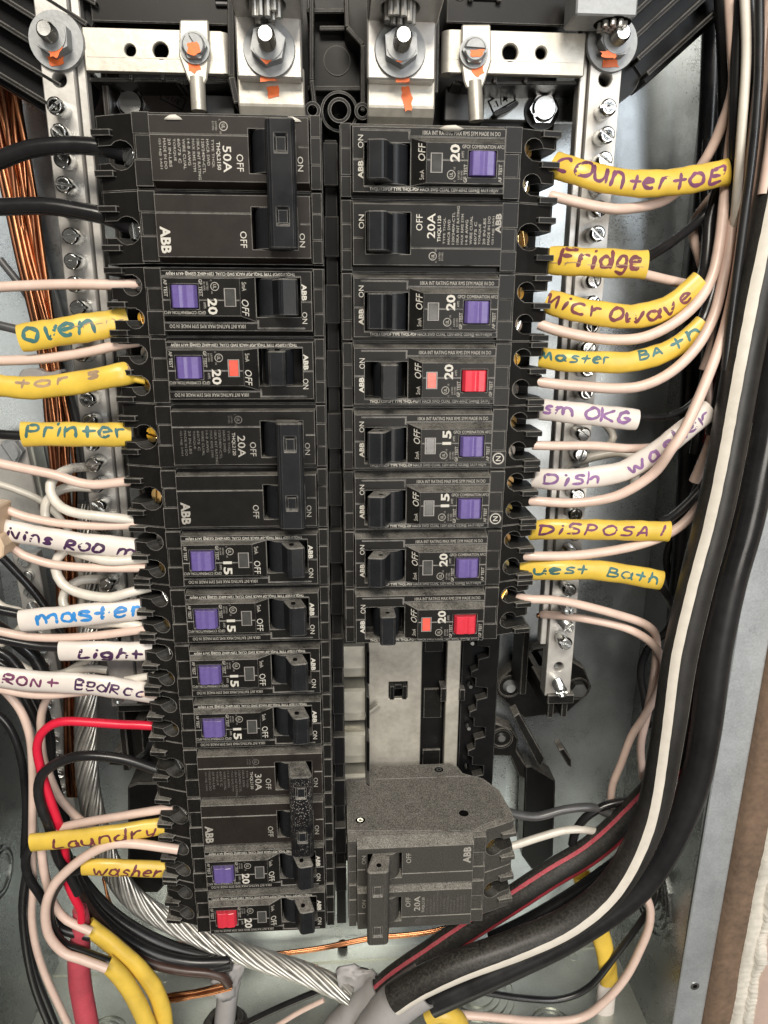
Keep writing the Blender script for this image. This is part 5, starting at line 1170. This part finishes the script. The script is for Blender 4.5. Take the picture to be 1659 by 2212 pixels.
# bundle behind at the far right
for i, (P, r, m, lb) in enumerate((([(1560, -30, -30), (1568, 200, -34), (1560, 420, -38), (1545, 620, -40), (1540, 800, -40), (1545, 960, -44)], 3.2, BLKW, 'dark wire at the back of the right bundle'),
        ([(1625, -30, -24), (1618, 200, -26), (1600, 400, -28), (1585, 600, -28), (1572, 760, -28), (1556, 900, -28), (1530, 1010, -28), (1498, 1080, -28)], 2.6, BLKW, 'black wire in the middle of the right bundle'),
        ([(1680, -30, -4), (1664, 150, -4), (1648, 330, -4), (1630, 480, -5), (1608, 640, -6), (1588, 760, -8), (1560, 880, -12), (1530, 970, -16), (1500, 1040, -20)], 2.4, PINK, 'outermost pinkish wire of the right bundle'),
        ([(1650, -30, -12), (1645, 200, -12), (1622, 400, -12), (1604, 560, -12), (1592, 680, -14), (1586, 790, -18), (1600, 880, -24)], 2.2, PINK, 'second pinkish wire of the right bundle'),
        ([(1540, -30, -60), (1535, 200, -60), (1520, 420, -62), (1500, 620, -64), (1490, 820, -64), (1480, 1060, -64), (1462, 1300, -64), (1440, 1520, -64)], 4.5, BLKW, 'thick black tube standing in for the dark wall reflection behind the right bundle'),  # added tube; its black stands in for the wall's dark reflection
        ([(1556, 780, -40), (1552, 880, -38), (1540, 960, -36)], 4.5, REDJ, 'red cable glimpsed behind the Dish washer sleeve'))):
    wire('bundle_wire', P, r, m, lb, z=-20)
for P, r, m, lb, zz in (([(1608, -30), (1612, 120), (1602, 280), (1590, 440, -8), (1576, 580, -20), (1568, 700, -34), (1580, 820, -40), (1620, 940, -44)], 1.7, WHT, 'thin whitish wire between the pinkish wires at the top right', -2),
        ([(1640, -30), (1640, 130), (1630, 290), (1612, 440), (1596, 560), (1580, 680), (1566, 800)], 1.6, BLKW, 'thin black wire in front of the outer pinkish wires', 2),
        ([(1590, -30), (1598, 150), (1588, 330), (1572, 500), (1556, 640), (1540, 740), (1520, 800)], 2.1, PINK, 'pale wire just right of the longest black wire at the top', -20),
        ([(1618, -30), (1630, 140), (1622, 300), (1606, 470), (1590, 620), (1572, 750), (1552, 860), (1535, 940)], 2.3, BLKW, 'black wire between two pinkish ones at the top right', -10),
        ([(1700, -30), (1690, 120), (1668, 300), (1650, 420)], 2.2, PINK, 'pinkish wire at the very right edge of the picture', 4),
        ([(1530, 300), (1524, 420), (1532, 520), (1542, 640), (1530, 760), (1516, 860), (1500, 980)], 2.3, BLKW, 'black wire winding behind the Microwave and Master Bath sleeves', -40),
        ([(1552, 430), (1560, 560), (1548, 680), (1530, 800), (1536, 900)], 1.9, PINK, 'pinkish wire deep in the right bundle', -34),
        ([(1480, 1110), (1440, 1200), (1455, 1300), (1440, 1420), (1410, 1520)], 2.0, BLKW, 'black wire deep below the Guest Bath sleeve', -70)):
    wire('bundle_wire', P, r, m, lb, z=zz)
for P, r, m, lb, zz in (([(-20, 1180), (30, 1230), (90, 1300), (150, 1400), (176, 1500)], 2.0, BLKW, 'black wire slanting down behind the Living Room and master sleeves', -66),
        ([(-20, 1040), (40, 1060), (100, 1090), (150, 1150), (176, 1240), (178, 1330)], 1.7, WHT, 'thin white wire slanting behind the white pigtails', -58),
        ([(-20, 1530), (20, 1570), (46, 1640), (56, 1740), (52, 1850)], 2.0, BLKW, 'black wire close to the left wall beside the knockouts', -50),
        ([(20, 1420), (70, 1450), (130, 1455), (180, 1430), (230, 1400)], 1.8, WHT, 'white wire arching behind the Light sleeve', -50),
        ([(-20, 1400), (20, 1420), (60, 1470), (96, 1540), (110, 1620), (100, 1700), (92, 1760)], 2.4, BLKW, 'black wire winding down behind the pale wires at the left', -48),
        ([(-20, 1430), (14, 1440), (50, 1500), (92, 1590), (120, 1690), (150, 1800)], 2.2, BLKW, 'second black wire winding down at the left', -62),
        ([(0, 560), (60, 640), (120, 760), (170, 930), (190, 1080)], 1.8, GREYI, 'grey wire slanting behind the copper bundle', -86),
        ([(130, 1840), (150, 1880), (200, 1960), (262, 2016), (340, 2060)], 2.4, BRNW, 'back brown wire of the black bundle', -46)):
    wire('bundle_wire', P, r, m, lb, z=zz)
# the big service cables with stripes
def big(P, r, mat, label, stripes, z=-6, wob=.006):
    pa = Path(pz(P, z), 4); c = pa.p[-1]; o = top('service_cable', sweep(MB(), pa, r, None, 28, wob=wob, seed=3), mat, label, 'cable')
    for m, ang_, hw, s0, s1 in stripes:
        mb = MB(); n = 160; vs = []; rg = random.Random(5); K = 5
        for i in range(n+1):
            u = pa.L[-1]*(s0+(s1-s0)*i/n)
            w_ = s0+(s1-s0)*i/n; ang = ang_(w_) if callable(ang_) else ang_
            for k in range(K): vs.append(pa.surf(u, ang-hw+2*hw*k/(K-1)+(rg.uniform(-.012, .012) if k in (0, K-1) else 0), r, r, .10))
        mb.add(vs, [(K*i+k, K*i+k+1, K*i+K+k+1, K*i+K+k)[::-1] for i in range(n) for k in range(K-1)], True)
        child_abs('stripe', mb, m, o)  # printed stripes, plus the highlight line painted on the white striped cable
    return o
big([(1750, -40), (1712, 150), (1680, 392), (1638, 602), (1604, 782), (1567, 992), (1538, 1130), (1504, 1260), (1470, 1410), (1443, 1580), (1413, 1738), (1370, 1845), (1310, 1930), (1225, 1994), (1120, 2040), (1000, 2082), (905, 2124), (850, 2158)], 7.2, BIGW, 'big black cable with a white stripe sweeping down the right side', [(WHT, lambda t: -.50-.22*min(1, t/.5) if t < .5 else -.72+1.05*((t-.5)/.5)**1.1, .28, 0, 1), (WHT, lambda t: .92-.1*t, .025, .3, .78)], z=2)  # the second, hairline strip is a painted highlight along the right edge
big([(1840, 100), (1770, 392), (1712, 602), (1680, 782), (1640, 992), (1612, 1130), (1576, 1260), (1546, 1410), (1524, 1580), (1496, 1706), (1440, 1830), (1370, 1925), (1235, 2020), (1103, 2086), (1000, 2134), (930, 2166)], 7.0, BLKW, 'plain black cable outside the white striped one', [], z=-8)
big([(1560, 1180), (1530, 1380), (1490, 1560), (1430, 1680), (1352, 1768), (1277, 1835), (1190, 1888), (1103, 1945), (1010, 2005), (929, 2060), (850, 2115), (800, 2165), (770, 2230)], 6.6, BIGW, 'black cable with red stripes rising behind the white striped one', [(REDJ, -1.15, .15, 0, 1), (REDD, .42, .27, 0, 1)], z=-22)
wire('service_cable', [(1420, 1800), (1340, 1860), (1250, 1925), (1150, 1985), (1060, 2030)], 4.0, BLKW, 'thinner black cable between the red striped and white striped ones', 'cable', z=-26)
# grey outer jackets at the bottom
wire('grey_jacket', [(915, 2128), (880, 2150), (840, 2185), (800, 2240)], 10.5, GRYJ, 'grey outer jacket end round the white striped cable', 'cable jacket', z=-9, sides=22, inner=1.2, wob=.03)
wire('grey_jacket', [(828, 2138), (790, 2170), (750, 2206), (715, 2250)], 9.0, GRYJ, 'grey outer jacket end round the red striped cable', 'cable jacket', z=-22, sides=22, inner=1.2, wob=.04)
frill('grey_rag', [(725, 2095), (745, 2088), (765, 2085), (790, 2096), (810, 2098), (812, 2120), (800, 2140), (770, 2150), (740, 2148), (730, 2120)], -26, GRYJ, 'crumpled grey jacket flap beside the end of the aluminium cable', 'torn jacket', 6)

print_on(PIG1[0], PIG1[1], '7082', 3.0, 7.5, 1.7, 2.05, .2)
# dried plaster on top edges
for (P, z, lb) in (([(355, 255), (366, 248), (380, 247), (392, 254), (398, 260), (352, 260)], -.5, 'white plaster speck on the top edge of the 50A breaker, left of its text'),
        ([(612, 258), (622, 252), (634, 252), (650, 260), (655, 265), (608, 264)], -.5, 'white plaster speck on the top edge of the 50A breaker, above its tie bar'),
        ([(948, 277), (962, 271), (985, 270), (1003, 278), (990, 283), (960, 283)], .6, 'white plaster speck on the top edge of the uppermost right breaker')):
    mb = MB(); Q = [at(a, b, z) for a, b in P]; c = sum(Q, Vector())/len(Q); n = len(Q)
    mb.add([tuple(q) for q in Q]+[tuple(c+(q-c)*.6+Vector((0, 0, 1.6))) for q in Q]+[tuple(q-Vector((0, 0, 2))) for q in Q], [tuple(range(n, 2*n))[::-1]]+[((i+1) % n, i, n+i, n+(i+1) % n)[::-1] for i in range(n)]+[(i, (i+1) % n, 2*n+(i+1) % n, 2*n+i)[::-1] for i in range(n)], True)
    top('plaster_speck', mb, GYPS, lb, 'plaster', fix=True)
